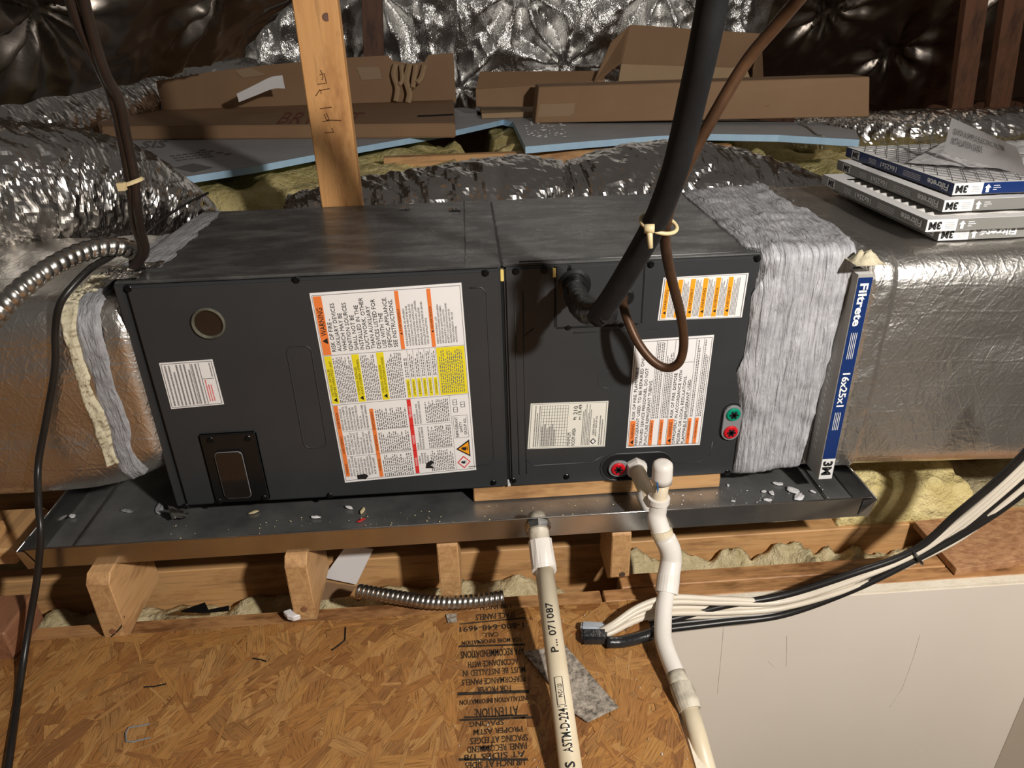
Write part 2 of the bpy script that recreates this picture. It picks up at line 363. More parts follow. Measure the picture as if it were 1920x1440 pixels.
# OSB floor slab
fl = MB().box((-1.4, -1.9, ZF - 0.02), (0.869, -0.133, ZF - 0.001)).build('floor', 'osbbase'); tag(fl, 'brown oriented strand board attic floor', 'floor', kind='structure')
st = MB(); uvs = []
rng = random.Random(3)
def strand(cx, cy, a, ln, wd, z):
    ca, sa = math.cos(a), math.sin(a); k = len(st.v)
    pr = [(-0.5, -0.35), (-0.42, -0.5), (0.38, -0.5), (0.5, -0.2), (0.46, 0.45), (-0.4, 0.5), (-0.5, 0.2)]
    tl = rng.uniform(-0.0007, 0.0007)
    for (u, v) in pr:
        u2 = u * ln * rng.uniform(0.9, 1.1); v2 = v * wd * rng.uniform(0.8, 1.15)
        x = cx + u2 * ca - v2 * sa; y = cy + u2 * sa + v2 * ca
        st.v.append(V((min(x, 0.868), min(y, -0.134), z + tl * u * 2)))
    st.f.append(list(range(k, k + len(pr)))); off = rng.uniform(0, 50)
    uvs.append([(off + u * ln * 10, off + v * wd * 10) for (u, v) in pr])
NS = 4300
for i in range(NS):
    cx = rng.uniform(-0.78, 0.90); cy = rng.uniform(-0.98, -0.12)
    a = rng.gauss(1.15, 0.5) if rng.random() < 0.75 else rng.uniform(0, math.pi)
    z = ZF + 0.0014 * (i / NS)
    if i < 2300: strand(cx, cy, a, rng.uniform(0.03, 0.10), rng.uniform(0.006, 0.018), z)
    elif i < 3500: strand(cx, cy, a, rng.uniform(0.10, 0.23), rng.uniform(0.014, 0.040), z)
    else: strand(cx, cy, a, rng.uniform(0.03, 0.12), rng.uniform(0.0025, 0.008), z)
so = st.build('strands', 'osb', fl, fixn=False)
uvl = so.data.uv_layers.new(name='UVMap'); flat = [c for f in uvs for p in f for c in p]
uvl.data.foreach_set('uv', flat)
tag(so, kind='stuff')
ZP = ZF + 0.0020
# printed stamp on the OSB (reads from the far side)
ink = MB()
lines = [(905, 1137, '1/8 INCH', 958, 9), (892, 1155, 'SPACE PANELS', 966, 11), (862, 1176, '1-800-648-4691', 982, 10), (905, 1190, 'CALL:', 935, 8), (866, 1202, 'FOR MORE INFORMATION', 977, 8),
         (864, 1224, 'APA RECOMMENDATIONS', 983, 13), (878, 1243, 'ACCORDANCE WITH', 972, 11), (868, 1259, 'MUST BE INSTALLED IN', 985, 11), (866, 1276, 'PERFORMANCE PANELS', 985, 11), (895, 1292, 'FOR PROPER', 958, 11),
         (862, 1313, 'INSTALLATION INFORMATION', 990, 9), (890, 1335, 'ATTENTION:', 972, 17), (880, 1356, 'SPACING', 945, 10), (888, 1370, 'PROPER ASTM', 980, 10),
         (882, 1386, 'SPACING AT EDGES', 990, 12), (876, 1402, 'PANEL RECOMMEND', 988, 12), (870, 1417, 'AT SIDES 1/8', 985, 11), (872, 1432, '1/8 INCH AT SIDES', 984, 12)]
for (xl, yp, t, xr, hp) in lines:
    p0 = at(xr, yp - (xr - xl) * 0.035, z=ZP); p1 = at(xl, yp + (xr - xl) * 0.035, z=ZP)
    xd = (p1 - p0); wdt = xd.length; xd.normalize(); yd = V((0, 0, 1)).cross(xd)
    h = (at(xl, yp + hp / 2, z=ZP) - at(xl, yp - hp / 2, z=ZP)).length
    text_flat(ink, t, p0 + yd * (-h / 2), xd, yd, h, wdt, 0.012)
for (xa, ya, xb, yb, w) in [(862, 1170, 985, 1158, 1.5), (860, 1212, 985, 1208, 2), (858, 1301, 992, 1296, 3), (862, 1350, 1000, 1345, 2), (870, 1345, 990, 1341, 1.5), (880, 1349.5, 985, 1345, 2.0), (860, 1424, 990, 1424, 2)]:
    a = at(xa, ya, z=ZP); b = at(xb, yb, z=ZP); d = (b - a).normalized(); nn = V((-d.y, d.x, 0)) * (w / 1000)
    ink.add([a - nn, b - nn, b + nn, a + nn], [(0, 1, 2, 3)])
p = [at(*q, z=ZP) for q in [(850, 1280), (868, 1300), (872, 1304)]]
ink.build('printed_stamp', 'stampink', fl, fixn=False)

# white drywall of the well, left return and right return
wb = MB().box((0.89, -0.148, -1.6), (1.76, -0.136, ZF - 0.012)).build('wall_back', 'drywall'); tag(wb, 'white drywall of the stairwell below the attic floor', 'wall', kind='structure')
wr = MB().box((1.712, -1.2, -1.6), (1.718, -0.149, ZF - 0.02)).build('wall_right', 'drywall'); tag(wr, 'white drywall return at the right of the stairwell', 'wall', kind='structure')
wl = MB()
prof = []
for i in range(25):
    t = i / 24; y = -0.20 - t * 0.9
    prof.append((y, -0.192 + 0.010 * noise.noise(V((t * 14, 0, 3)))))
k = 0
for x in (0.875, 0.889):
    for (y, z) in prof: wl.v.append(V((x + 0.003 * noise.noise(V((y * 30, x, 0))), y, z)))
    for (y, z) in prof: wl.v.append(V((x, y, -1.6)))
n = len(prof)
for i in range(n - 1):
    wl.f += [[i, i + 1, n + i + 1, n + i], [2 * n + i, 3 * n + i, 3 * n + i + 1, 2 * n + i + 1], [i, 2 * n + i, 2 * n + i + 1, i + 1]]
wl.f += [[0, n, 3 * n, 2 * n], [n - 1, 2 * n - 1, 4 * n - 1, 3 * n - 1]]
wl = wl.build('wall_left', 'drywalledge'); tag(wl, 'ragged white drywall edge beside the strand board floor', 'wall', kind='structure')
for q in ([(1475, 1192), (1475, 1220), (1474, 1250)], [(1725, 1190), (1712, 1235), (1692, 1290), (1668, 1326)], [(1357, 1172), (1352, 1230), (1345, 1300)], [(1440, 1240), (1448, 1247), (1454, 1253)], [(1715, 1407), (1725, 1408), (1733, 1409)]):
    MB().sweep([at(px, py, y=-0.1482) for px, py in q], 0.0004, 4).build('scratch', 'pvcdirty', wb)
# white trim lip under the right joists
tr = MB().box((0.89, -0.146, ZF - 0.016), (1.9, -0.128, ZF - 0.006)).build('trim_1', 'drywalledge'); tag(tr, 'pale drywall top edge above the stairwell wall', 'trim', kind='structure')

# joists -------------------------------------------------------
def lumber(name, a, b, m, label, cat='joist', group=None, bev=0.002, parent=None):
    o = MB().box(a, b).build(name, m, parent, bevel=bev, seg=1)
    return tag(o, label, cat, group)
lumber('floor_joist', (-1.6, -0.132, -0.36), (0.795, -0.094, ZF - 0.006), 'pine_xd', 'rough pine joist along the edge of the strand board floor')
lumber('floor_joist', (0.80, -0.128, -0.36), (2.2, -0.095, ZF - 0.005), 'pine_xd', 'stained front joist directly above the white stairwell wall')
lumber('floor_joist', (0.838, -0.094, -0.36), (2.2, -0.056, ZF - 0.004), 'pine_xd', 'stained second joist behind the one above the stairwell wall')
lumber('floor_joist', (-1.6, 0.036, -0.36), (2.4, 0.074, ZF - 0.002), 'pine_x', 'clean pine joist under the middle of the drain pan')
lumber('floor_joist', (-1.6, 0.40, -0.36), (2.4, 0.438, ZF - 0.002), 'pine_x', 'pine joist under the rear of the drain pan')
sub = MB().box((-1.6, -0.14, -0.40), (2.4, 0.46, -0.362)).build('floor', 'drywalledge'); tag(sub, 'ceiling board under the joists', 'floor', kind='structure')

# loose insulation between the joists: a lumpy bed
def lumpy(name, x0, x1, y0, y1, z0, hgt, m, label, amp=0.03, fr=12, nu=40, nv=14, parent=None, seed=0, edge=0.3, cat='insulation', group=None):
    mb = MB()
    def fn(u, v):
        e = min(1, min(u, 1 - u) / edge * 2, min(v, 1 - v) / edge * 2) if edge else 1
        e = math.sqrt(max(0, e))
        x = x0 + (x1 - x0) * u; y = y0 + (y1 - y0) * v
        nn = fbm(V((x * fr, y * fr, seed)), 4)
        return (x + 0.3 * amp * noise.noise(V((x * fr, y * fr, seed + 9))), y, z0 + max(0.0, (hgt + amp * nn) * e))
    mb.grid(fn, nu, nv)
    k = len(mb.v); b = nu + 1
    border = [i for i in range(b)] + [j * b + nu for j in range(1, nv + 1)] + [nv * b + i for i in range(nu - 1, -1, -1)] + [j * b for j in range(nv - 1, 0, -1)]
    base = []
    for i in border: mb.v.append(V((mb.v[i].x, mb.v[i].y, z0 - 0.002))); base.append(len(mb.v) - 1)
    L = len(border)
    for i in range(L): mb.f.append([border[i], base[i], base[(i + 1) % L], border[(i + 1) % L]])
    mb.f.append(base)
    o = mb.build(name, m, parent, smooth=True)
    if label: tag(o, label, cat, group)
    return o
tag(lumpy('loose_insulation', -1.2, 0.79, -0.092, 0.034, -0.36, 0.095, 'insul2', 'loose pale insulation lying between the joists left of the drain pipe', 0.045, 9, 150, 14, seed=2, edge=0.05), kind='stuff')
tag(lumpy('loose_insulation', 0.86, 1.52, -0.055, 0.034, -0.36, 0.125, 'insul2', 'loose pale insulation lying between the joists above the stairwell wall', 0.06, 11, 90, 12, seed=5, edge=0.05), kind='stuff')
tag(lumpy('loose_insulation', -1.4, 2.3, 0.076, 0.398, -0.36, 0.10, 'insul2', 'loose insulation in the joist bay beneath the drain pan', 0.05, 8, 60, 14, seed=8, edge=0.05), kind='stuff')

# pan support blocks -------------------------------------------
def block(x0, x1, yf, label, m='pine_y', low=0):
    t = thing('support_block', label, 'wood block', ((x0 + x1) / 2, yf, ZF), 'blocks under the drain pan')
    zb = ZF - 0.003; zt = -0.0405
    mb = MB()
    pr = [(yf, zb + low), (yf + low, zb), (0.02, zb), (0.02, zt), (yf + 0.014, zt), (yf, zt - 0.016)]
    mb.prism([(x0, y, z) for y, z in pr], (x1 - x0, 0, 0)); mb.build('timber', m, t, bevel=0.0015, seg=1)
    e = MB().add([(x0 + 0.002, yf - 0.0006, zb + low + 0.002), (x1 - 0.002, yf - 0.0006, zb + low + 0.002), (x1 - 0.002, yf - 0.0006, zt - 0.018), (x0 + 0.002, yf - 0.0006, zt - 0.018)], [(0, 1, 2, 3)])
    e.build('end_grain', 'endgrain', t)
    return t
b1 = block(-0.124, -0.083, -0.137, 'split pine block propping the pan, cracked at its foot')
b2 = block(0.217, 0.257, -0.124, 'pale pine block propping the pan beside the white card')
b3 = block(0.488, 0.527, -0.092, 'pine block propping the pan behind the loose conduit')
b4 = block(0.815, 0.852, -0.092, 'pine block with a chamfered foot beside the PVC trap', low=0.025)
for bb, x, y, z in ((b1, -0.105, -0.138, -0.165), (b2, 0.238, -0.125, -0.155), (b4, 0.838, -0.093, -0.150)):
    MB().cyl((x, y + 0.001, z), (x, y - 0.002, z), 0.0055, n=12).build('knot' if bb is not b4 else 'nail_head', 'redwood_y' if bb is not b4 else 'nail', bb)
MB().sweep(spline([(-0.112, -0.1382, -0.178), (-0.100, -0.1382, -0.168), (-0.088, -0.1382, -0.155), (-0.0828, -0.128, -0.14)], 4), 0.0012, 5).build('crack', 'void', b1)

# ============================================================ DRAIN PAN
pan = thing('drain_pan', 'shallow galvanized metal drain pan under the air handler', 'drain pan', (0.53, 0.2, -0.04))
PX0, PX1, PY0, PY1, PZ0, PZ1 = -0.232, 1.295, -0.102, 0.60, -0.040, 0.002
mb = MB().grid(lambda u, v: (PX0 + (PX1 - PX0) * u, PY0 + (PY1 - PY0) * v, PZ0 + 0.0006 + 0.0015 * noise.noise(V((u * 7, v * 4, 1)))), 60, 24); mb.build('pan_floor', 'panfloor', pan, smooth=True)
MB().box((PX0, PY0, PZ0), (PX1, PY0 + 0.0012, PZ1)).build('front_lip', 'pan', pan, bevel=0.0004, seg=1)
MB().sweep([(PX0, PY0 + 0.001, PZ1), (0.3, PY0 + 0.001, PZ1), (0.8, PY0 + 0.001, PZ1), (PX1, PY0 + 0.001, PZ1)], 0.0016, 8).build('rolled_edge', 'pan', pan, smooth=True)
MB().box((PX0, PY1, PZ0), (PX1, PY1 + 0.0012, PZ1)).build('rear_lip', 'pan', pan)
for x in (PX0, PX1):
    s = 1 if x > 0 else -1
    MB().hexa([(x, PY0, PZ0), (x + 0.0012 * s, PY0, PZ0), (x + 0.0012 * s, PY1, PZ0), (x, PY1, PZ0)], [(x + 0.006 * s, PY0 - 0.004, PZ1), (x + 0.0075 * s, PY0 - 0.004, PZ1), (x + 0.0075 * s, PY1, PZ1), (x + 0.006 * s, PY1, PZ1)]).build('side_lip', 'pan', pan)
    MB().sweep([(x + 0.0065 * s, PY0 - 0.004, PZ1), (x + 0.0065 * s, 0.2, PZ1), (x + 0.0065 * s, PY1, PZ1)], 0.0017, 8).build('rolled_edge', 'pan', pan, smooth=True)
    MB().hexa([(x - 0.055 * s, PY0 + 0.002, PZ0 + 0.0022), (x - 0.051 * s, PY0 + 0.002, PZ0 + 0.0022), (x - 0.051 * s, PY1, PZ0 + 0.0022), (x - 0.055 * s, PY1, PZ0 + 0.0022)],
              [(x - 0.055 * s, PY0 + 0.002, PZ0 + 0.004), (x - 0.051 * s, PY0 + 0.002, PZ0 + 0.004), (x - 0.051 * s, PY1, PZ0 + 0.004), (x - 0.055 * s, PY1, PZ0 + 0.004)]).build('floor_seam', 'pan', pan)
MB().add([(PX1 + 0.008, PY0 - 0.005, PZ1), (PX1 + 0.001, PY0 - 0.001, PZ0), (PX1 - 0.02, PY0 - 0.0015, PZ0 + 0.004), (PX1 - 0.016, PY0 - 0.0015, PZ1 - 0.003)], [(0, 1, 2, 3)]).build('corner_tab', 'pan', pan)
MB().add([(PX0 - 0.008, PY0 - 0.005, PZ1), (PX0 - 0.001, PY0 - 0.001, PZ0), (PX0 + 0.02, PY0 - 0.0015, PZ0 + 0.004), (PX0 + 0.004, PY0 - 0.0015, PZ1 - 0.003)], [(0, 1, 2, 3)]).build('corner_tab', 'pan', pan)
# wooden rails between pan and unit
lumber('wooden_rail', (0.56, 0.012, -0.037), (1.050, 0.05, -0.001), 'pine_x', 'front wooden rail between the drain pan and the air handler', 'wood rail')
lumber('wooden_rail', (0.14, 0.40, -0.037), (1.050, 0.438, -0.001), 'pine_x', 'rear wooden rail between the drain pan and the air handler', 'wood rail')

# ============================================================ AIR HANDLER
L_, D_, H_, SX = 1.071, 0.477, 0.445, 0.630
ah = thing('air_handler', 'dark grey horizontal air handler covered in warning labels', 'air handler', (L_ / 2, D_ / 2, 0))
MB().box((0.004, 0.010, 0.0), (L_ - 0.002, D_, H_ - 0.004)).build('cabinet', 'unit', ah, bevel=0.003)
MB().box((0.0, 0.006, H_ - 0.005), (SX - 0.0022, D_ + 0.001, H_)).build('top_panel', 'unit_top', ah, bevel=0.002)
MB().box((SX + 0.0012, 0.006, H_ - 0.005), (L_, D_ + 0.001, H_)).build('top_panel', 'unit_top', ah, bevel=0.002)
MB().sweep([(0.571, 0.012, H_), (0.571, 0.2, H_), (0.571, D_, H_)], 0.0013, 6).build('top_crease', 'unit_top', ah, smooth=True)
# blower access panel and coil panel
bp_ = MB().box((0.018, 0.0, 0.002), (SX - 0.003, 0.011, H_ - 0.006)).build('blower_panel', 'unit', ah, bevel=0.004, seg=3)
MB().box((0.0, 0.001, 0.002), (0.0145, 0.011, H_ - 0.003)).build('corner_flange', 'unit', ah, bevel=0.002)
cp_ = MB().box((SX + 0.003, 0.0, 0.002), (L_ - 0.001, 0.011, H_ - 0.004)).build('coil_panel', 'unit', ah, bevel=0.004, seg=3)
MB().box((SX - 0.0035, 0.006, 0.004), (SX + 0.0035, 0.0105, H_ - 0.02)).build('seam_gap', 'void', ah)
for z0, z1 in ((H_ - 0.028, H_ - 0.008), (0.002, 0.016)):
    MB().box((SX - 0.003, 0.0015, z0), (SX + 0.003, 0.009, z1)).build('seam_foam', 'goldfoam' if z0 > 0.2 else 'white_bit', ah, bevel=0.001, seg=1)
FY = -0.0002
def fp(px, py, y=FY): return at(px, py, y=y)
def ring(parent, pts, r=0.0013, name='embossed_ridge', m='unit', closed=True):
    q = [V(p) for p in pts]
    if closed: q = q + [q[0], q[1]]
    return MB().sweep(q, r, 6, cap=not closed).build(name, m, parent, smooth=True)
def rrect(x0, x1, z0, z1, rad, y=0.0):
    pts = []
    for cx, cz, a0 in ((x1 - rad, z1 - rad, 0), (x0 + rad, z1 - rad, 90), (x0 + rad, z0 + rad, 180), (x1 - rad, z0 + rad, 270)):
        for k in range(6):
            a = math.radians(a0 + k * 18); pts.append((cx + rad * math.cos(a), y, cz + rad * math.sin(a)))
    return pts
a = fp(536, 650); b = fp(614, 838); ring(bp_, rrect(a.x, b.x - 0.0, b.z, a.z, 0.012))
a = fp(880, 540); b = fp(916, 900); ring(bp_, [(a.x, 0, a.z), (a.x + 0.02, 0, a.z), (a.x + 0.028, 0, a.z - 0.01), (a.x + 0.028, 0, b.z + 0.05), (a.x + 0.02, 0, b.z + 0.035), (a.x - 0.02, 0, b.z + 0.033)], closed=False)
c0 = fp(985, 528); c1 = fp(1330, 872); ring(cp_, [(c0.x + 0.012, 0, 0.33), (c0.x - 0.005, 0, 0.315), (c0.x - 0.005, 0, 0.065), (c0.x + 0.01, 0, 0.048), (0.79, 0, 0.048), (0.812, 0, 0.062)], closed=False)
ring(cp_, [(0.93, 0, 0.035), (1.0, 0, 0.035), (1.02, 0, 0.05), (1.02, 0, 0.08)], closed=False)
ring(cp_, [(0.655, 0, 0.405), (0.655, 0, 0.03)], closed=False, r=0.001) if False else None
MB().sweep([(0.650, 0, 0.40), (0.650, 0, 0.2), (0.650, 0, 0.03)], 0.0011, 6).build('embossed_ridge', 'unit', cp_, smooth=True)
MB().sweep([(0.664, 0, 0.40), (0.664, 0, 0.2), (0.664, 0, 0.03)], 0.0011, 6).build('embossed_ridge', 'unit', cp_, smooth=True)
MB().sweep([(0.75, 0, 0.318), (0.82, 0, 0.318), (0.90, 0, 0.318)], 0.0011, 6).build('embossed_ridge', 'unit', cp_, smooth=True)
MB().sweep([(0.66, 0.016, H_ + 0.0002), (0.8, 0.016, H_ + 0.0002), (1.02, 0.016, H_ + 0.0002), (1.04, 0.022, H_ + 0.0002)], 0.0014, 6).build('top_ridge', 'unit_top', ah, smooth=True)
c = fp(1138, 712); ring(cp_, [(c.x + 0.017 * math.cos(t * math.pi / 10), 0.0003, c.z + 0.017 * math.sin(t * math.pi / 10)) for t in range(20)], r=0.0008, name='knockout')
# line-set plate
a = fp(1043, 500); b = fp(1196, 606)
lp = MB().box((a.x, -0.0022, b.z), (b.x + 0.004, 0.003, a.z)).build('line_plate', 'unit', ah, bevel=0.0012, seg=1)
for x in (a.x - 0.0022, b.x + 0.0062): MB().box((x - 0.0012, -0.0006, b.z), (x + 0.0012, 0.002, a.z)).build('plate_gap', 'void', lp)
MB().box((a.x, -0.0006, b.z - 0.0035), (b.x, 0.002, b.z - 0.0012)).build('plate_gap', 'void', lp)
MB().box((a.x - 0.006, -0.0012, a.z - 0.018), (a.x - 0.001, 0.003, a.z - 0.002)).build('seam_foam', 'goldfoam', ah)
PLZ = a.z
# screws
def screw_mesh():
    bm = MB(); n = 14
    bm.sweep([(0, 0, 0), (0, -0.0008, 0), (0, -0.0016, 0)], [0.0062, 0.0062, 0.0052], n)
    bm.sweep([(0, -0.0014, 0), (0, -0.003, 0), (0, -0.0046, 0)], [0.0042, 0.0042, 0.0034], 6)
    bm.box((-0.003, -0.0049, -0.0006), (0.003, -0.0044, 0.0006))
    return bm
sc0 = None
for (px, py) in [(240, 541), (555, 525), (910, 512), (967, 509), (1020, 507), (1068, 504), (1220, 496), (1420, 485), (1065, 613), (1165, 608), (618, 929), (925, 905), (962, 901), (1062, 894), (1364, 886), (348, 949)]:
    p = fp(px, py)
    if sc0 is None: sc0 = screw_mesh().build('screw', 'screw', ah, smooth=False); base_off = V(WL[sc0]); sc0.location = p + V((0, -0.0023, 0)); WL[sc0] = V(sc0.location)
    else: copyobj(sc0, p + V((0, -0.0023, 0)), ah)
# round sight port
c = fp(391, 606); r0 = 0.0255
port = MB()
port.sweep([(c.x, 0.0005, c.z), (c.x, -0.004, c.z), (c.x, -0.006, c.z)], [r0 + 0.002, r0 + 0.002, r0], 40, cap=False)
port.sweep([(c.x, -0.006, c.z), (c.x, -0.003, c.z), (c.x, 0.0002, c.z)], [r0, r0 - 0.003, r0 - 0.003], 40, cap=False)
pt = port.build('sight_port', 'clear', ah, smooth=True); tag(pt, 'clear rimmed round port in the blower panel')
MB().cyl((c.x, 0.001, c.z), (c.x, -0.0012, c.z), r0 - 0.003, n=40).build('port_lens', 'smoke', pt)
# breaker cover
cs = [fp(*q) for q in [(375, 813), (482, 806), (506, 935), (402, 944)]]
x0 = (cs[0].x + cs[3].x) / 2; x1 = (cs[1].x + cs[2].x) / 2; z1 = (cs[0].z + cs[1].z) / 2; z0 = (cs[2].z + cs[3].z) / 2
bc = MB().box((x0, -0.006, z0), (x1, 0.001, z1)).build('breaker_cover', 'black', ah, bevel=0.005, seg=3)
w0 = fp(402, 842); w1 = fp(481, 927)
wx0, wx1, wz0, wz1 = w0.x + 0.002, w1.x - 0.006, w1.z + 0.002, w0.z - 0.002
MB().prism(rrect(wx0, wx1, wz0, wz1, 0.008, -0.012), (0, 0.007, 0)).build('window', 'smoke', bc, bevel=0.0008, seg=1)
ring(bc, rrect(wx0, wx1, wz0, wz1, 0.008, -0.0105), r=0.0008, name='window_rim', m='greyplug')
for (px, py) in [(396, 822), (466, 819), (412, 937), (496, 930)]:
    p = fp(px, py); copyobj(sc0, (p.x, -0.0078, p.z), bc)
# drain plugs
def stadium(c0, c1, r, y):
    c0 = V(c0); c1 = V(c1); d = (c1 - c0).normalized(); nrm = V((-d.z, 0, d.x)); pts = []
    for cc, s in ((c1, 1), (c0, -1)):
        for k in range(9):
            t = math.pi * k / 8; pts.append(cc + (nrm * (math.cos(t) * -1 * s) + d * math.sin(t) * s) * r)
    return [(p.x, y, p.z) for p in pts]
def plug(parent, px, py, m, lab, y=-0.006):
    c = fp(px, py); o = MB()
    o.sweep([(c.x, y + 0.004, c.z), (c.x, y - 0.002, c.z), (c.x, y - 0.004, c.z)], [0.0135, 0.0135, 0.0115], 24)
    q = o.build('drain_plug', m, parent, bevel=0, smooth=False); tag(q, lab)
    s = MB()
    for k in range(3):
        a = k * math.pi / 3; d = V((math.cos(a), 0, math.sin(a))) * 0.0082; e = V((-math.sin(a), 0, math.cos(a))) * 0.0022
        s.hexa([c + d + e + V((0, y - 0.0046, 0)), c + d - e + V((0, y - 0.0046, 0)), c - d - e + V((0, y - 0.0046, 0)), c - d + e + V((0, y - 0.0046, 0))], [c + d + e + V((0, y - 0.003, 0)), c + d - e + V((0, y - 0.003, 0)), c - d - e + V((0, y - 0.003, 0)), c - d + e + V((0, y - 0.003, 0))])
    s.build('star_socket', 'void', q)
pa = fp(1373, 774); pb = fp(1368, 808)
MB().prism(stadium(pa, pb, 0.0205, -0.0008), (0, 0.002, 0)).build('plug_recess', 'void', ah)
g1 = MB().prism(stadium(pa, pb, 0.0175, -0.006), (0, 0.007, 0)).build('plug_plate', 'greyplug', ah, bevel=0.001, seg=1)
plug(ah, 1373, 774, 'greenplug', 'green drain plug'); plug(ah, 1368, 807, 'redplug', 'red drain plug')
qa = fp(1155, 876); qb = fp(1232, 872)
MB().prism(stadium(qa, qb, 0.027, -0.0006), (0, 0.002, 0)).build('plug_recess', 'void', ah)
ring(ah, stadium(qa, qb, 0.030, 0.0), r=0.0022, name='recess_rim')
g2 = MB().prism(stadium(fp(1157, 877), fp(1163, 877), 0.0175, -0.006), (0, 0.007, 0)).build('plug_plate', 'greyplug', ah, bevel=0.001, seg=1)
plug(ah, 1158, 876, 'redplug', 'red drain plug')

# ---------------------------------------------- labels
class Lab:
    def __init__(s, name, corners, m, lab, y=-0.0009):
        s.c = [fp(*q, y=y) for q in corners]
        o = MB().prism(s.c, (0, 0.0014, 0)); s.o = o.build(name, m, ah); tag(s.o, lab); s.ink = {}; s.y = y; s.rng = random.Random(5)
    def pt(s, u, v, lift=0.0006):
        a = s.c[0].lerp(s.c[1], u); b = s.c[3].lerp(s.c[2], u); p = a.lerp(b, v); return V((p.x, p.y - lift, p.z))
    def band(s, m):
        s.bands = getattr(s, 'bands', []); s.bands.append((m, MB())); return s.bands[-1][1]
    def mb(s, m): return s.ink.setdefault(m, MB())
    def bar(s, m, u0, u1, v0, v1, lift=0.0004):
        (s.band(m) if m in ('orange', 'amber', 'yellow', 'redink') else s.mb(m)).add([s.pt(u0, v0, lift), s.pt(u1, v0, lift), s.pt(u1, v1, lift), s.pt(u0, v1, lift)], [(0, 1, 2, 3)])
    def text(s, m, t, u0, u1, v0, v1, bold=0.0, lift=0.0008, fill=True):
        W_ = (s.c[1] - s.c[0]).length; H_l = (s.c[3] - s.c[0]).length
        vs, fs, w = glyphs(t, bold); nat = w / CAP * (u1 - u0) * W_ / H_l
        dv = (v1 - v0) if fill else min(v1 - v0, nat)
        text_map(s.mb(m), t, lambda a, b: s.pt(u1 - b * (u1 - u0), v1 - a * dv, lift), bold=bold)
    def fine(s, m, u0, u1, v0, v1, rows, dens=0.8, th=0.42):
        du = (u1 - u0) / rows; lenv = v1 - v0; mb = s.mb(m)
        for r in range(rows):
            ua = u0 + r * du + du * (1 - th) / 2; ub = ua + du * th; v = v1; stop = v0 + (s.rng.uniform(0, 0.25) * lenv if s.rng.random() < 0.5 else 0)
            while v > stop:
                w = s.rng.uniform(0.006, 0.022); e = max(v - w, stop); 
                mb.add([s.pt(ua, e, 0.0007), s.pt(ub, e, 0.0007), s.pt(ub, v, 0.0007), s.pt(ua, v, 0.0007)], [(0, 1, 2, 3)]); v = e - 0.005
    def line(s, m, u0, v0, u1, v1, w=0.0025):
        if abs(u1 - u0) > abs(v1 - v0): s.bar(m, u0, u1, v0 - w / 2, v0 + w / 2)
        else: s.bar(m, u0 - w / 2, u0 + w / 2, v0, v1)
    def border(s, m, e=0.012, w=0.003):
        s.line(m, e, e, 1 - e, e, w); s.line(m, e, 1 - e, 1 - e, 1 - e, w); s.line(m, e, e, e, 1 - e, w); s.line(m, 1 - e, e, 1 - e, 1 - e, w)
    def poly(s, m, uv, lift=0.0008):
        k = [s.pt(u, v, lift) for u, v in uv]; s.mb(m).add(k, [list(range(len(k)))])
    def tri(s, u0, u1, v0, v1, m='ink'): s.poly(m, [(u0, (v0 + v1) / 2), (u1, v0), (u1, v1)])
    def done(s):
        nm = {'ink': 'black_lettering', 'inkgrey': 'fine_print', 'orange': 'orange_band', 'amber': 'amber_band', 'yellow': 'yellow_band', 'redink': 'red_print', 'whiteink': 'white_lettering', 'label': 'white_panel'}
        for m, mb in s.ink.items(): tag(mb.build(nm.get(m, 'print'), m, s.o, fixn=False), kind='stuff')
        for m, mb in getattr(s, 'bands', []): mb.build(nm[m], m, s.o, fixn=False)
# big warning label
B = Lab('warning_label', [(580, 550), (865, 530), (893, 881), (647, 905)], 'label', 'large white label with orange and yellow warning bands')
B.border('inkgrey', 0.012, 0.0025)
B.bar('orange', 0.018, 0.072, 0.016, 0.30); B.text('ink', 'WARNING', 0.028, 0.064, 0.07, 0.205, 0.008); B.tri(0.028, 0.064, 0.215, 0.245)
for i, t in enumerate(['RISK OF FIRE -', 'AUXILIARY DEVICES', 'WHICH MAY BE', 'IGNITION SOURCES', 'SHALL NOT BE', 'INSTALLED IN THE', 'DUCTWORK, OTHER', 'THAN AUXILIARY', 'DEVICES LISTED FOR', 'USE WITH THE', 'SPECIFIC APPLIANCE.', 'SEE INSTRUCTIONS.']):
    u = 0.082 + i * 0.0385; B.text('ink', t, u, u + 0.027, 0.03, 0.285, 0.0, fill=False)
for u, t in ((0.552, 'AVERTISSEMENT'), (0.765, 'ADVERTENCIA')):
    B.bar('orange', u, u + 0.026, 0.016, 0.30); B.text('ink', t, u + 0.006, u + 0.020, 0.10, 0.21); B.tri(u + 0.006, u + 0.02, 0.215, 0.228)
for i, t in enumerate(["RISQUE D'INCENDIE. LES APPAREILS", 'AUXILIAIRES QUI PEUVENT ETRE UNE', "SOURCE D'IGNITION, AUTRES QUE LES", 'APPAREILS AUXILIAIRES HOMOLOGUES', "POUR UNE UTILISATION AVEC L'APPAREIL", 'SPECIFIQUE, NE DOIVENT PAS ETRE', 'INSTALLES DANS LE SYSTEME DE GAINES.', 'VOIR LES INSTRUCTIONS.']):
    B.text('ink', t, 0.592 + i * 0.0205, 0.592 + i * 0.0205 + 0.012, 0.03, 0.285, fill=False)
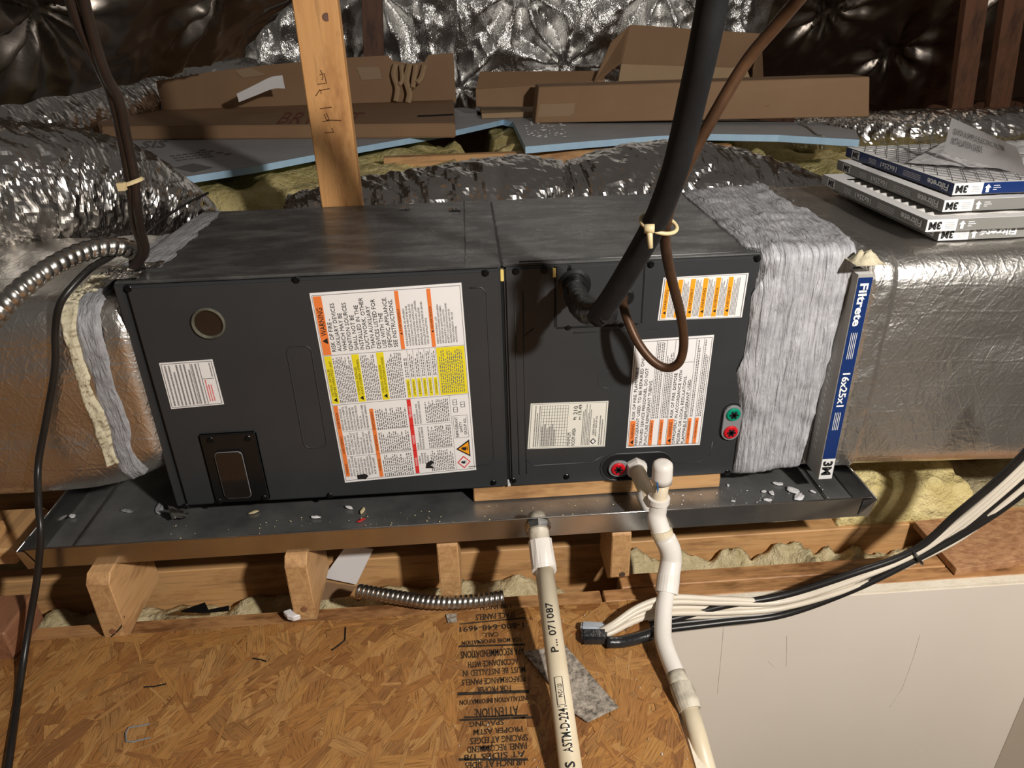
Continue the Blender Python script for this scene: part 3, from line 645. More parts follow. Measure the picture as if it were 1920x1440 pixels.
for i, t in enumerate(['RIESGO DE INCENDIO - LOS', 'DISPOSITIVOS AUXILIARES QUE PUEDEN', 'SER FUENTES DE IGNICION NO DEBEN', 'INSTALARSE EN LOS CONDUCTOS,', 'EXCEPTO LOS DISPOSITIVOS AUXILIARES', 'ENUMERADOS PARA USAR CON EL', 'APARATO ESPECIFICO. VEA LAS', 'INSTRUCCIONES.']):
    B.text('ink', t, 0.803 + i * 0.0185, 0.803 + i * 0.0185 + 0.011, 0.06, 0.285, fill=False)
B.line('inkgrey', 0.012, 0.303, 0.985, 0.303, 0.002)
for u, (ta, tb) in ((0.018, ('CAUTION - INSTALLER', 'BEFORE OPERATING UNIT')), (0.205, ('ATTENTION - INSTALLER', "AVANT D'OPERER L'APPAREIL")), (0.375, ('ATENCION - INSTALADOR', 'ANTES DE FUNCIONAR LA UNIDAD'))):
    B.bar('yellow', u, u + 0.05, 0.306, 0.553); B.text('ink', ta, u + 0.006, u + 0.021, 0.37, 0.515); B.text('ink', tb, u + 0.027, u + 0.043, 0.33, 0.515); B.tri(u + 0.012, u + 0.038, 0.52, 0.545)
B.fine('inkgrey', 0.072, 0.20, 0.315, 0.55, 11); B.fine('inkgrey', 0.26, 0.37, 0.315, 0.55, 9); B.fine('inkgrey', 0.43, 0.545, 0.315, 0.55, 9)
for i, t in enumerate(['CAUTION', 'ATTENTION', 'ATENCION', 'CAUTION', 'ATTENTION', 'ATENCION']):
    u = 0.553 + i * 0.039; B.bar('yellow', u + 0.004, u + 0.028, 0.455, 0.553); B.text('ink', t, u + 0.010, u + 0.023, 0.468, 0.54); B.fine('inkgrey', u + 0.003, u + 0.030, 0.32, 0.445, 2); B.line('inkgrey', u + 0.035, 0.306, u + 0.035, 0.553, 0.0015)
B.bar('yellow', 0.79, 0.984, 0.306, 0.556); B.fine('inkgrey', 0.80, 0.968, 0.32, 0.545, 12)
B.line('inkgrey', 0.012, 0.56, 0.985, 0.56, 0.002)
B.bar('orange', 0.018, 0.048, 0.563, 0.965)
for t, v0, v1 in (('ADVERTENCIA', 0.60, 0.69), ('AVERTISSEMENT', 0.73, 0.83), ('WARNING', 0.89, 0.95)): B.text('ink', t, 0.026, 0.041, v0, v1)
es = ['RIESGO DE CHOQUE', 'ELECTRICO O MUERTE.', 'DESCONECTE TODAS LAS', 'FUENTES DE ENERGIA', 'ELECTRICA ANTES DE', 'MANTENIMIENTO O SERVICIO', 'TECNICO. EL', 'COMPARTIMIENTO DEBE', 'PERMANECER CERRADO']
fr = ['DANGER DE CHOC', 'ELECTRIQUE OU DE', 'MORT. COUPEZ TOUT', 'LE COURANT AVANT', "TOUT ENTRETIEN OU", 'REPARATION. LE', 'COMPARTIMENT DOIT', 'RESTER FERME SAUF', "PENDANT L'ENTRETIEN"]
en = ['RISK OF ELECTRIC', 'SHOCK. CAN CAUSE', 'INJURY OR DEATH:', 'DISCONNECT ALL', 'REMOTE ELECTRIC', 'POWER SUPPLIES', 'BEFORE SERVICING.', 'THIS COMPARTMENT', 'MUST BE CLOSED']
for i in range(9):
    u = 0.055 + i * 0.0225
    B.text('ink', es[i], u, u + 0.013, 0.57, 0.70, fill=False); B.text('ink', fr[i], u, u + 0.013, 0.715, 0.84, fill=False); B.text('ink', en[i], u, u + 0.013, 0.85, 0.965, fill=False)
B.bar('orange', 0.268, 0.296, 0.595, 0.985)
for t, v0, v1 in (('AVERTISSEMENT', 0.61, 0.71), ('ADVERTENCIA', 0.74, 0.83), ('WARNING', 0.88, 0.95)): B.text('ink', t, 0.275, 0.289, v0, v1)
for v0, v1 in ((0.60, 0.715), (0.73, 0.845), (0.86, 0.985)): B.fine('inkgrey', 0.305, 0.53, v0, v1, 15)
B.bar('redink', 0.542, 0.570, 0.562, 0.985)
for t, v0, v1 in (('PELIGRO', 0.60, 0.66), ('DANGER', 0.76, 0.81), ('DANGER', 0.89, 0.94)): B.text('whiteink', t, 0.549, 0.564, v0, v1)
for j, (v0, v1) in enumerate(((0.575, 0.70), (0.72, 0.845), (0.86, 0.98))):
    for i, t in enumerate([('RIESGO DE', 'INTOXICACION POR', 'MONOXIDO DE CARBONO'), ('RISQUE', "D'EMPOISONNEMENT AU", 'MONOXYDE DE CARBONE'), ('CARBON', 'MONOXIDE', 'POISONING', 'HAZARD')][j]):
        B.text('ink', t, 0.58 + i * 0.02, 0.592 + i * 0.02, v0, v1 - (0.05 if j == 2 else 0), fill=False)
    B.fine('inkgrey', 0.665, 0.84, v0, v1, 13)
for v in (0.708, 0.850): B.line('inkgrey', 0.055, v, 0.85, v, 0.0015)
B.line('inkgrey', 0.85, 0.56, 0.85, 0.985, 0.0015)
B.line('inkgrey', 0.862, 0.675, 0.965, 0.675, 0.002); B.line('inkgrey', 0.862, 0.80, 0.965, 0.80, 0.002); B.line('inkgrey', 0.862, 0.675, 0.862, 0.80, 0.002); B.line('inkgrey', 0.965, 0.675, 0.965, 0.80, 0.002)
for i, (t, v0, v1) in enumerate((('REFRIGERANT', 0.682, 0.795), ('SAFETY', 0.71, 0.77), ('GROUP A2L', 0.69, 0.785))): B.text('ink', t, 0.873 + i * 0.031, 0.893 + i * 0.031, v0, v1)
# pictograms
B.poly('ink', [(0.862, 0.865), (0.965, 0.815), (0.965, 0.915)], 0.0005); B.poly('amber', [(0.878, 0.865), (0.957, 0.828), (0.957, 0.903)], 0.0007)
def flame(u, v, s):
    B.poly('ink', [(u - s, v + 0.001), (u - 0.4 * s, v - 0.45 * s), (u, v - 0.25 * s), (u + 0.45 * s, v - 0.5 * s), (u + 0.75 * s, v), (u + 0.45 * s, v + 0.5 * s), (u - 0.1 * s, v + 0.42 * s)], 0.0009)
    B.bar('ink', u + 0.85 * s, u + 1.05 * s, v - 0.5 * s, v + 0.5 * s, 0.0009)
flame(0.923, 0.865, 0.024)
B.poly('redink', [(0.862, 0.945), (0.912, 0.908), (0.962, 0.945), (0.912, 0.982)], 0.0005); B.poly('label', [(0.872, 0.945), (0.912, 0.916), (0.952, 0.945), (0.912, 0.974)], 0.0007); flame(0.908, 0.945, 0.02)
for u, v in ((0.885, 0.60), (0.885, 0.64), (0.94, 0.615)):
    B.line('ink', u - 0.014, v - 0.014, u + 0.014, v - 0.014, 0.0022); B.line('ink', u - 0.014, v + 0.014, u + 0.014, v + 0.014, 0.0022)
    B.line('ink', u - 0.014, v - 0.014, u - 0.014, v + 0.014, 0.003); B.line('ink', u + 0.014, v - 0.014, u + 0.014, v + 0.014, 0.003); B.line('ink', u - 0.014, v, u + 0.014, v, 0.0018)
B.poly('ink', [(0.10, 0.960), (0.16, 0.958), (0.185, 0.972), (0.16, 0.990), (0.10, 0.985)]); B.poly('ink', [(0.63, 0.93), (0.67, 0.915), (0.69, 0.93), (0.66, 0.945), (0.69, 0.965), (0.62, 0.96)])
B.done()
# serial label on the blower panel
A = Lab('rating_label', [(298, 681), (398, 674), (420, 758), (321, 767)], 'label', 'small white rating label with red print')
A.border('inkgrey', 0.03, 0.012); A.fine('inkgrey', 0.06, 0.70, 0.06, 0.94, 9, th=0.42)
for u in (0.3, 0.44, 0.56): A.line('inkgrey', u, 0.05, u, 0.95, 0.008)
A.line('inkgrey', 0.72, 0.05, 0.72, 0.95, 0.012); A.fine('redink', 0.75, 0.88, 0.42, 0.9, 3); A.fine('inkgrey', 0.90, 0.95, 0.06, 0.36, 1); A.line('inkgrey', 0.72, 0.40, 0.95, 0.40, 0.012)
A.done()
# amber label
Cc_ = Lab('amber_warning_label', [(1244, 521), (1404, 512), (1391, 595), (1233, 601)], 'label', 'white label with six amber warning bars')
Cc_.border('inkgrey', 0.02, 0.008)
for i, t in enumerate(['WARNING', 'ADVERTENCIA', 'AVERTISSEMENT', 'WARNING', 'ADVERTENCIA', 'AVERTISSEMENT']):
    u = 0.035 + i * 0.148 + (0.02 if i > 1 else 0) * 0
    Cc_.bar('amber', u, u + 0.055, 0.06, 0.95); Cc_.text('ink', t, u + 0.012, u + 0.042, 0.28, 0.75); Cc_.tri(u + 0.01, u + 0.045, 0.78, 0.86); Cc_.fine('inkgrey', u + 0.062, u + 0.142, 0.08, 0.93, 5)
Cc_.done()
# white repair label
E_ = Lab('repair_warning_label', [(1190, 638), (1339, 628), (1312, 834), (1174, 840)], 'label', 'tall white refrigerant warning label with orange tags')
E_.border('inkgrey', 0.018, 0.005)
for u, v0 in ((0.03, 0.735), (0.535, 0.735)):
    E_.bar('orange', u, u + 0.07, v0, 0.985); E_.text('ink', 'WARNING', u + 0.018, u + 0.055, v0 + 0.03, 0.91); E_.tri(u + 0.018, u + 0.055, 0.92, 0.965)
for u in (0.295, 0.425, 0.80, 0.895):
    E_.bar('orange', u, u + 0.045, 0.735, 0.985); E_.text('ink', 'ADVERTENCIA' if u in (0.425, 0.895) else 'AVERTISSEMENT', u + 0.012, u + 0.032, 0.76, 0.93)
for i, (t, v0, v1) in enumerate((('RISK OF FIRE. FLAMMABLE', 0.24, 0.72), ('REFRIGERANT USED. TO BE REPAIRED ONLY BY', 0.06, 0.975), ('TRAINED SERVICE PERSONNEL. DO NOT', 0.25, 0.975), ('PUNCTURE REFRIGERANT TUBING.', 0.36, 0.975))): E_.text('ink', t, 0.045 + i * 0.063, 0.083 + i * 0.063, v0, v1)
for i, (t, v0, v1) in enumerate((('RISK OF FIRE. DISPOSE', 0.31, 0.72), ('OFPROPERLY IN ACCORDANCE WITH', 0.29, 0.975), ('FEDERAL OR LOCAL REGULATIONS.', 0.34, 0.975), ('FLAMMABLE REFRIGERANT USED.', 0.37, 0.975))): E_.text('ink', t, 0.55 + i * 0.063, 0.588 + i * 0.063, v0, v1)
for u, rows in ((0.30, 2), (0.35, 2), (0.43, 2), (0.475, 2), (0.81, 2), (0.90, 2), (0.945, 1)): E_.fine('inkgrey', u, u + 0.045 * rows / 2, 0.03, 0.72, rows, th=0.45)
for u in (0.29, 0.418, 0.525, 0.79, 0.888): E_.line('inkgrey', u, 0.02, u, 0.98, 0.004)
E_.line('inkgrey', 0.525, 0.22, 0.79, 0.22, 0.004)
E_.done()
# data label
G = Lab('room_area_label', [(995, 757), (1141, 752), (1134, 837), (989, 842)], 'label2', 'cream data label with a printed table')
G.border('inkgrey', 0.02, 0.006); G.fine('inkgrey', 0.06, 0.14, 0.05, 0.95, 3)
for i in range(11): G.line('inkgrey', 0.15 + i * 0.034, 0.06, 0.15 + i * 0.034, 0.95, 0.004)
for i in range(14): G.line('inkgrey', 0.15, 0.06 + i * 0.068, 0.49, 0.06 + i * 0.068, 0.006)
G.fine('inkgrey', 0.155, 0.35, 0.45, 0.94, 6, th=0.4)
G.text('ink', 'MINIMUM', 0.50, 0.545, 0.66, 0.95); G.text('ink', 'ROOM AREA', 0.56, 0.605, 0.56, 0.95); G.text('ink', '210', 0.56, 0.61, 0.08, 0.26); G.text('ink', '19.49', 0.62, 0.665, 0.05, 0.27); G.text('ink', 'ft', 0.56, 0.60, 0.31, 0.38); G.text('ink', 'm', 0.625, 0.66, 0.31, 0.38)
G.fine('inkgrey', 0.68, 0.80, 0.05, 0.95, 6); G.fine('inkgrey', 0.90, 0.96, 0.30, 0.95, 2); G.text('ink', 'REFRIGERANT', 0.825, 0.845, 0.35, 0.72); G.text('ink', 'SAFETY GROUP A2L', 0.855, 0.875, 0.30, 0.76)
G.poly('ink', [(0.80, 0.87), (0.84, 0.80), (0.88, 0.87), (0.84, 0.94)], 0.0006); G.poly('label2' if False else 'whiteink', [(0.815, 0.87), (0.84, 0.825), (0.865, 0.87), (0.84, 0.915)], 0.0008)
G.done()

# ============================================================ DUCTS AND COLLARS
def section(n_y, y0, y1, z0, z1, r):
    """rounded rectangle outline from bottom-front, up the front, over the top, down the back (closed)"""
    pts = []
    for (cy, cz, a0) in ((y0 + r, z0 + r, 270), (y0 + r, z1 - r, 180), (y1 - r, z1 - r, 90), (y1 - r, z0 + r, 0)):
        for k in range(n_y + 1):
            a = math.radians(a0 - 90 * k / n_y); pts.append((cy + r * math.cos(a), cz + r * math.sin(a)))
    return pts
def resample(pts, m, closed=True):
    P = [V((a, b, 0)) for a, b in pts]
    if closed: P.append(P[0])
    cum = [0]
    for i in range(1, len(P)): cum.append(cum[-1] + (P[i] - P[i - 1]).length)
    out = []; j = 0
    for i in range(m):
        t = cum[-1] * i / (m if closed else m - 1)
        while j < len(cum) - 2 and cum[j + 1] < t: j += 1
        q = (t - cum[j]) / max(1e-9, cum[j + 1] - cum[j]); out.append(P[j].lerp(P[j + 1], q))
    return [(p.x, p.y) for p in out]
def boxduct(name, xs, secf, m, parent, m_per=110, amp=0.004, fr=7, seed=0):
    mb = MB(); n = len(xs)
    for x in xs:
        for (y, z) in resample(secf(x), m_per):
            d = amp * fbm(V((x * fr, y * fr, z * fr + seed)), 3)
            mb.v.append(V((x, y - d, z + d)))
    for i in range(n - 1):
        for j in range(m_per):
            a = i * m_per + j; b = i * m_per + (j + 1) % m_per; mb.f.append([a, b, b + m_per, a + m_per])
    mb.f.append(list(range(m_per))); mb.f.append(list(range((n - 1) * m_per, n * m_per)))
    return mb.build(name, m, parent, smooth=True)
def stripe(name, secf, x0f, x1f, t0, t1, m, parent, lift, amp, fr, seed, nx=14, nt=150, t_per=400):
    mb = MB()
    def fn(u, v):
        t = t0 + (t1 - t0) * v; xa = x0f(t); xb = x1f(t); x = xa + (xb - xa) * u
        pts = secf(x); R_ = resample(pts, t_per); k = min(int(t * t_per), t_per - 1); (y, z) = R_[k]; (y2, z2) = R_[(k + 1) % t_per]
        d = V((0, y2 - y, z2 - z)).normalized(); nrm = V((0, -d.z, d.y)); e = min(1, 5 * min(u, 1 - u))
        h = lift * e + amp * e * fbm(V((x * fr, y * fr, z * fr + seed)), 4)
        return V((x, y, z)) + nrm * h - nrm * 0.001 * (1 - e)
    mb.grid(fn, nx, nt); return mb.build(name, m, parent, smooth=True)
# --- supply plenum at the left
pl = thing('supply_plenum', 'foil-wrapped supply plenum sealed to the left end of the air handler', 'duct', (-0.5, 0.22, 0.03))
def sec_l(x):
    k = max(0, min(1, (x + 0.17) / 0.17)); zb = 0.036 + 0.045 * k * k
    return section(8, -0.012 + 0.012 * k, 0.46, zb, 0.418 - 0.012 * k, 0.055)
boxduct('foil_wrap', [-1.3 + i * 0.02 for i in range(65)] + [0.0035], sec_l, 'foilwrap', pl, amp=0.007, fr=9)
tJ = lambda t, a, b, sd: a + b * fbm(V((t * 22, sd, 0)), 3)
stripe('mastic_band', sec_l, lambda t: tJ(t, -0.078, 0.007, 1), lambda t: tJ(t, -0.036, 0.005, 4), 0.03, 0.52, 'mastic_l', pl, 0.006, 0.002, 60, 1)
stripe('cream_sealant', sec_l, lambda t: tJ(t, -0.100, 0.006, 7), lambda t: tJ(t, -0.072, 0.016, 9), 0.06, 0.33, 'cream', pl, 0.007, 0.003, 70, 2)
stripe('cream_sealant', sec_l, lambda t: tJ(t, -0.085, 0.01, 17), lambda t: tJ(t, -0.045, 0.012, 19), 0.27, 0.36, 'cream', pl, 0.006, 0.003, 60, 3, nt=50)
# brushed mastic over the top corner
mb = MB()
def mtop(u, v):
    y = 0.065 + 0.415 * v; x = -0.05 + u * (0.105 + 0.012 * fbm(V((v * 9, 2, 0)), 3) - 0.01 * v)
    e = min(1, 4 * min(u, 1 - u), 6 * min(v, 1 - v)); zz = 0.4455 if x > -0.002 else 0.4455 + (x + 0.002) * 0.55
    return (x, y, zz + 0.0025 * e + 0.001 * noise.noise(V((x * 80, y * 20, 0))) * e - 0.001 * (1 - e))
mb.grid(mtop, 24, 60); mb.build('mastic_band', 'mastic_l', pl, smooth=True)
for cx, cy, sd in ((0.018, 0.02, 1), (-0.004, 0.045, 2), (0.03, 0.075, 3)):
    mb = MB(); mb.grid(lambda u, v: (cx + (u - 0.5) * 0.05, cy + (v - 0.5) * 0.032, 0.4485 + 0.006 * (0.5 + 0.5 * fbm(V((u * 3 + sd, v * 3, sd)), 3))), 14, 10)
    mb.build('foil_scrap', 'foilduct', pl)
MB().cyl((0.008, 0.085, 0.452), (0.020, 0.060, 0.4495), 0.012, n=14).build('cable_hole', 'void', pl)

# --- return collar coated in mastic
rc = thing('return_collar', 'sheet metal collar smeared with thick light grey mastic', 'duct collar', (1.15, 0.22, 0.0))
def sec_r(x):
    k = max(0, min(1, (x - 1.06) / 0.18)); return section(8, -0.007 - 0.012 * k, 0.482, -0.001 + 0.022 * k, 0.4500 + 0.002 * k, 0.018)
bx = [fp(*q, y=-0.007) for q in [(1432, 485), (1441, 512), (1414, 545), (1409, 600), (1404, 655), (1384, 695), (1394, 742), (1398, 765), (1391, 805), (1381, 860), (1376, 889)]]
bx = sorted([(p.z, p.x) for p in bx])
def edge_x(z):
    for i in range(len(bx) - 1):
        if bx[i][0] <= z <= bx[i + 1][0]:
            t = (z - bx[i][0]) / (bx[i + 1][0] - bx[i][0]); return bx[i][1] + (bx[i + 1][1] - bx[i][1]) * t
    return bx[0][1] if z < bx[0][0] else bx[-1][1]
mb = MB(); NP = 190; NX = 70
for i in range(NX + 1):
    u = i / NX
    for j, (y, z) in enumerate(resample(sec_r(1.06 + 0.18 * u), NP)):
        front = y < 0.03
        xl = edge_x(z) + 0.003 * noise.noise(V((z * 60, 1, 0))) if front else 1.052 + 0.018 * y + 0.006 * noise.noise(V((y * 25, 4, 0)))
        xr = 1.186 + (z / 0.445) * 0.034 if front else 1.240 + 0.02 * noise.noise(V((y * 12, 9, 0)))
        x = xl + (xr - xl) * u
        e = min(1, u * 9)
        rip = 0.0034 * rid(V((x * 75 + 1.5 * noise.noise(V((z * 8, y * 8, 1))), (y + z) * 5, 2))) + 0.0075 * max(0, fbm(V((x * 22, y * 22, z * 22)), 4))
        blob = 0.006 * max(0, 1 - ((z - 0.20) ** 2 + (x - 1.075) ** 2 * 1.0) / 0.002) + 0.005 * max(0, 1 - ((z - 0.40) ** 2 + (x - 1.10) ** 2) / 0.004)
        h = (0.002 + rip + blob * max(0, fbm(V((x * 40, z * 40, 3)), 3))) * e - 0.003 * (1 - e)
        ny = -1 if front else 0; nz = 1 if (z > 0.42) else 0
        if y > 0.47: ny = 1
        mb.v.append(V((x, y + ny * h, z + nz * h)))
for i in range(NX):
    for j in range(NP):
        a = i * NP + j; b = i * NP + (j + 1) % NP; mb.f.append([a, b, b + NP, a + NP])
mb.f.append(list(range(NP))); mb.f.append(list(range(NX * NP, (NX + 1) * NP)))
mb.build('mastic_coat', 'mastic', rc, smooth=True)
MB().box((1.17, 0.004, 0.012), (1.2145, 0.47, 0.43)).build('slot_flange', 'pan', rc, bevel=0.001, seg=1)
# --- return duct
rd = thing('return_duct', 'big foil-wrapped return duct carrying the stack of filters', 'duct', (1.9, 0.25, -0.01))
def sec_d(x):
    k = max(0, min(1, (x - 1.25) / 0.6)); return section(10, -0.022 - 0.02 * k, 0.56 + 0.1 * k, 0.004 - 0.018 * k, 0.436, 0.05 + 0.02 * k)
boxduct('foil_wrap', [1.249, 1.256] + [1.27 + i * 0.02 for i in range(70)], sec_d, 'foilwrap', rd, amp=0.006, fr=6, seed=4)
stripe('foil_tape', sec_d, lambda t: 1.252, lambda t: 1.303 + 0.004 * noise.noise(V((t * 30, 0, 0))), 0.02, 0.56, 'foilwrap', rd, 0.005, 0.002, 40, 6)
mb = MB(); c = at(1622, 487, z=0.44); mb.grid(lambda u, v: (c.x + (u - 0.5) * 0.05, c.y + (v - 0.5) * 0.05, 0.438 + 0.016 * max(0, 1 - (2 * u - 1) ** 2 - (2 * v - 1) ** 2) * (1 + 0.6 * fbm(V((u * 5, v * 5, 3)), 3))), 16, 16)
mb.build('sealant_lump', 'cream', rd, smooth=True)
# --- filter standing in the slot
def filt(name, label, loc, group): return thing(name, label, 'air filter', loc, group)
fx0, fx1, fy0, fz0, fz1 = 1.2175, 1.2440, -0.045, 0.010, 0.415
sf = filt('air_filter', 'blue-edged air filter standing half out of the duct slot', ((fx0 + fx1) / 2, fy0, fz0), None)
MB().box((fx0, fy0, fz0), (fx1, 0.55, fz1)).build('frame', 'fcard', sf, bevel=0.0006, seg=1)
def pan_quad(p, m, name, parent):
    return MB().add(p, [(0, 1, 2, 3)]).build(name, m, parent, fixn=False)
ye = fy0 - 0.0006
pan_quad([(fx0 + 0.001, ye, fz0), (fx1 - 0.001, ye, fz0), (fx1 - 0.001, ye, fz1 - 0.004), (fx0 + 0.001, ye, fz1 - 0.004)], 'fblue', 'blue_edge', sf)
ye -= 0.0005
pan_quad([(fx0 + 0.0005, ye, fz0), (fx1 - 0.0005, ye, fz0), (fx1 - 0.0005, ye, fz0 + 0.045), (fx0 + 0.0005, ye, fz0 + 0.045)], 'fwhite', 'logo_panel', sf)
pan_quad([(fx0 + 0.0005, fy0, fz1 + 0.0006), (fx1 - 0.0005, fy0, fz1 + 0.0006), (fx1 - 0.0005, fy0 + 0.05, fz1 + 0.0006), (fx0 + 0.0005, fy0 + 0.05, fz1 + 0.0006)], 'fwhite', 'logo_panel', sf)
tw = MB(); ye -= 0.0004; dn, rt = V((0, 0, -1)), V((1, 0, 0))
text_flat(tw, 'Filtrete', (fx0 + 0.006, ye, fz1 - 0.014), dn, rt, 0.0135, 0.077, 0.03)
text_flat(tw, '16x25x1', (fx0 + 0.007, ye, 0.235), dn, rt, 0.0125, 0.068, 0.025)
for k, (za, zb) in enumerate(((0.312, 0.262), (0.155, 0.118))):
    for j in range(4): tw.add([(fx0 + 0.007 + j * 0.0032, ye, za), (fx0 + 0.008 + j * 0.0032, ye, za), (fx0 + 0.008 + j * 0.0032, ye, zb), (fx0 + 0.007 + j * 0.0032, ye, zb)], [(0, 1, 2, 3)])
tag(tw.build('white_lettering', 'whiteink', sf, fixn=False), kind='stuff')
tk = MB(); text_flat(tk, '3M', (fx0 + 0.0045, ye, fz0 + 0.040), dn, rt, 0.0165, 0.031, 0.045)
text_flat(tk, '3M', (fx0 + 0.004, fy0 + 0.03, fz1 + 0.0011), (1, 0, 0), (0, 1, 0), 0.012, 0.018, 0.045)
tag(tk.build('black_lettering', 'ink', sf, fixn=False), kind='stuff')
# pleat ends seen on its left face
for i in range(14):
    z = 0.06 + i * 0.014; MB().hexa([(fx0 - 0.0012, fy0 + 0.026, z), (fx0 + 0.001, fy0 + 0.026, z), (fx0 + 0.001, fy0 + 0.036, z + 0.003), (fx0 - 0.0012, fy0 + 0.036, z + 0.003)], [(fx0 - 0.0012, fy0 + 0.026, z + 0.003), (fx0 + 0.001, fy0 + 0.026, z + 0.003), (fx0 + 0.001, fy0 + 0.036, z + 0.007), (fx0 - 0.0012, fy0 + 0.036, z + 0.007)]).build('pleat', 'media', sf)
# --- stack of filters lying on the return duct
def lying(x0, y0, z0, pm, label, mesh_top, flip=0.0):
    t = filt('air_filter', label, (x0 + 0.31, y0 + 0.2, z0), 'filters stacked on the return duct')
    Lx, Ly, Hz, fw = 0.625, 0.40, 0.0205, 0.030
    x1, y1, z1 = x0 + Lx, y0 + Ly, z0 + Hz
    f = MB()
    f.box((x0, y0, z0), (x0 + 0.002, y1, z1)).box((x1 - 0.002, y0, z0), (x1, y1, z1)).box((x0 + 0.002, y0, z0), (x1 - 0.002, y0 + 0.002, z1)).box((x0 + 0.002, y1 - 0.002, z0), (x1 - 0.002, y1, z1))
    f.box((x0 + 0.002, y0 + 0.002, z1 - 0.001), (x0 + 0.024, y1 - 0.002, z1)).box((x0 + 0.024, y1 - 0.05, z1 - 0.001), (x1 - 0.002, y1 - 0.002, z1)).box((x0 + 0.024, y0 + 0.002, z1 - 0.001), (x1 - 0.002, y0 + 0.02, z1))
    f.build('frame', 'fwhite', t)
    if mesh_top:
        MB().box((x0 + 0.003, y0 + 0.003, z1 - 0.004), (x1 - 0.003, y1 - 0.003, z1 - 0.002)).build('media', 'paper', t)
        w = MB()
        for i in range(-16, 26):
            for s_ in (1, -1):
                a = V((x0 + i * 0.025, y0 + 0.003, 0)); d = V((0.55 * s_, 1, 0)); q = a + d * (Ly - 0.006)
                ax, bx_ = a.x, q.x
                ta = 0; tb = 1
                if ax != bx_:
                    for lim in (x0 + 0.004, x1 - 0.004):
                        pass
                pts = [a.lerp(q, k / 24) for k in range(25)]; pts = [p_ for p_ in pts if x0 + 0.004 < p_.x < x1 - 0.004]
                if len(pts) > 2: w.sweep([(p_.x, p_.y, z1 + 0.0003) for p_ in (pts[0], pts[len(pts) // 2], pts[-1])], 0.0007, 4)
        tag(w.build('wire_mesh', 'wire', t), kind='stuff')
    else:
        pm_ = MB(); nP = 44
        def zz(u, v):
            ph = v * nP; s_ = abs((ph % 1) * 2 - 1)
            return (x0 + 0.003 + u * (Lx - 0.006), y0 + 0.003 + v * (Ly - 0.006), z0 + 0.004 + 0.0125 * s_ + 0.0012 * noise.noise(V((u * 30, v * 9, z0))))
        # pleats run across, sagging between the wires
        pm_.grid(lambda u, v: (x0 + 0.003 + u * (Lx - 0.006), y0 + 0.003 + v * (Ly - 0.006), z0 + 0.006 + 0.011 * (0.5 + 0.5 * math.sin(v * 2 * math.pi * 15 + 0.8 * math.sin(u * 50))) + 0.002 * noise.noise(V((u * 25, v * 14, z0)))), 90, 120)
        pm_.build('pleated_media', 'media', t, smooth=True)
    e = 0.0005
    pan_quad([(x0 - e, y0, z0 + 0.0004), (x0 - e, y1, z0 + 0.0004), (x0 - e, y1, z1 - 0.0004), (x0 - e, y0, z1 - 0.0004)], pm, 'printed_side', t)
    pan_quad([(x0 - 2 * e, y1 - 0.062, z0 + 0.002), (x0 - 2 * e, y1 - 0.028, z0 + 0.002), (x0 - 2 * e, y1 - 0.028, z1 - 0.002), (x0 - 2 * e, y1 - 0.062, z1 - 0.002)], 'fwhite', 'logo_panel', t)
    pan_quad([(x0, y0 - e, z0 + 0.0004), (x1, y0 - e, z0 + 0.0004), (x1, y0 - e, z1 - 0.0004), (x0, y0 - e, z1 - 0.0004)], pm, 'printed_side', t)
    pan_quad([(x0, y0 - 2 * e, z0), (x0 + 0.054, y0 - 2 * e, z0), (x0 + 0.054, y0 - 2 * e, z1), (x0, y0 - 2 * e, z1)], 'fwhite', 'logo_panel', t)
    wh = MB(); bk = MB()
    Yp, Zm, Xm = V((0, 1, 0)), V((0, 0, -1)), V((-1, 0, 0))
    text_flat(wh, 'Filtrete', (x0 - 3 * e, y0 + 0.012, z1 - 0.005), Yp, Zm, 0.011, 0.066, 0.03)
    text_flat(wh, '16x25x1', (x0 - 3 * e, y0 + 0.185, z1 - 0.006), Yp, Zm, 0.0095, 0.062, 0.02)
    for j in range(4):
        for (ya, yb) in ((0.10, 0.16), (0.265, 0.295)): wh.add([(x0 - 3 * e, y0 + ya, z1 - 0.006 - j * 0.0028), (x0 - 3 * e, y0 + yb, z1 - 0.006 - j * 0.0028), (x0 - 3 * e, y0 + yb, z1 - 0.0068 - j * 0.0028), (x0 - 3 * e, y0 + ya, z1 - 0.0068 - j * 0.0028)], [(0, 1, 2, 3)])
    text_flat(bk, '3M', (x0 - 3 * e, y1 - 0.058, z1 - 0.005), Yp, Zm, 0.0115, 0.025, 0.05)
    text_flat(bk, '3M', (x0 + 0.026, y0 - 3 * e, z1 - 0.0045), Xm, Zm, 0.012, 0.022, 0.05)
    for j in range(4): bk.add([(x0 + 0.033, y0 - 3 * e, z1 - 0.006 - j * 0.003), (x0 + 0.049, y0 - 3 * e, z1 - 0.006 - j * 0.003), (x0 + 0.049, y0 - 3 * e, z1 - 0.0063 - j * 0.003), (x0 + 0.033, y0 - 3 * e, z1 - 0.0063 - j * 0.003)], [(0, 1, 2, 3)])
    xa = x0 + 0.063; wh.add([(xa - 0.003, y0 - 3 * e, z0 + 0.003), (xa + 0.003, y0 - 3 * e, z0 + 0.003), (xa + 0.003, y0 - 3 * e, z0 + 0.011), (xa + 0.006, y0 - 3 * e, z0 + 0.011), (xa, y0 - 3 * e, z0 + 0.0175), (xa - 0.006, y0 - 3 * e, z0 + 0.011), (xa - 0.003, y0 - 3 * e, z0 + 0.011)], [(0, 1, 2, 3, 4, 5, 6)])
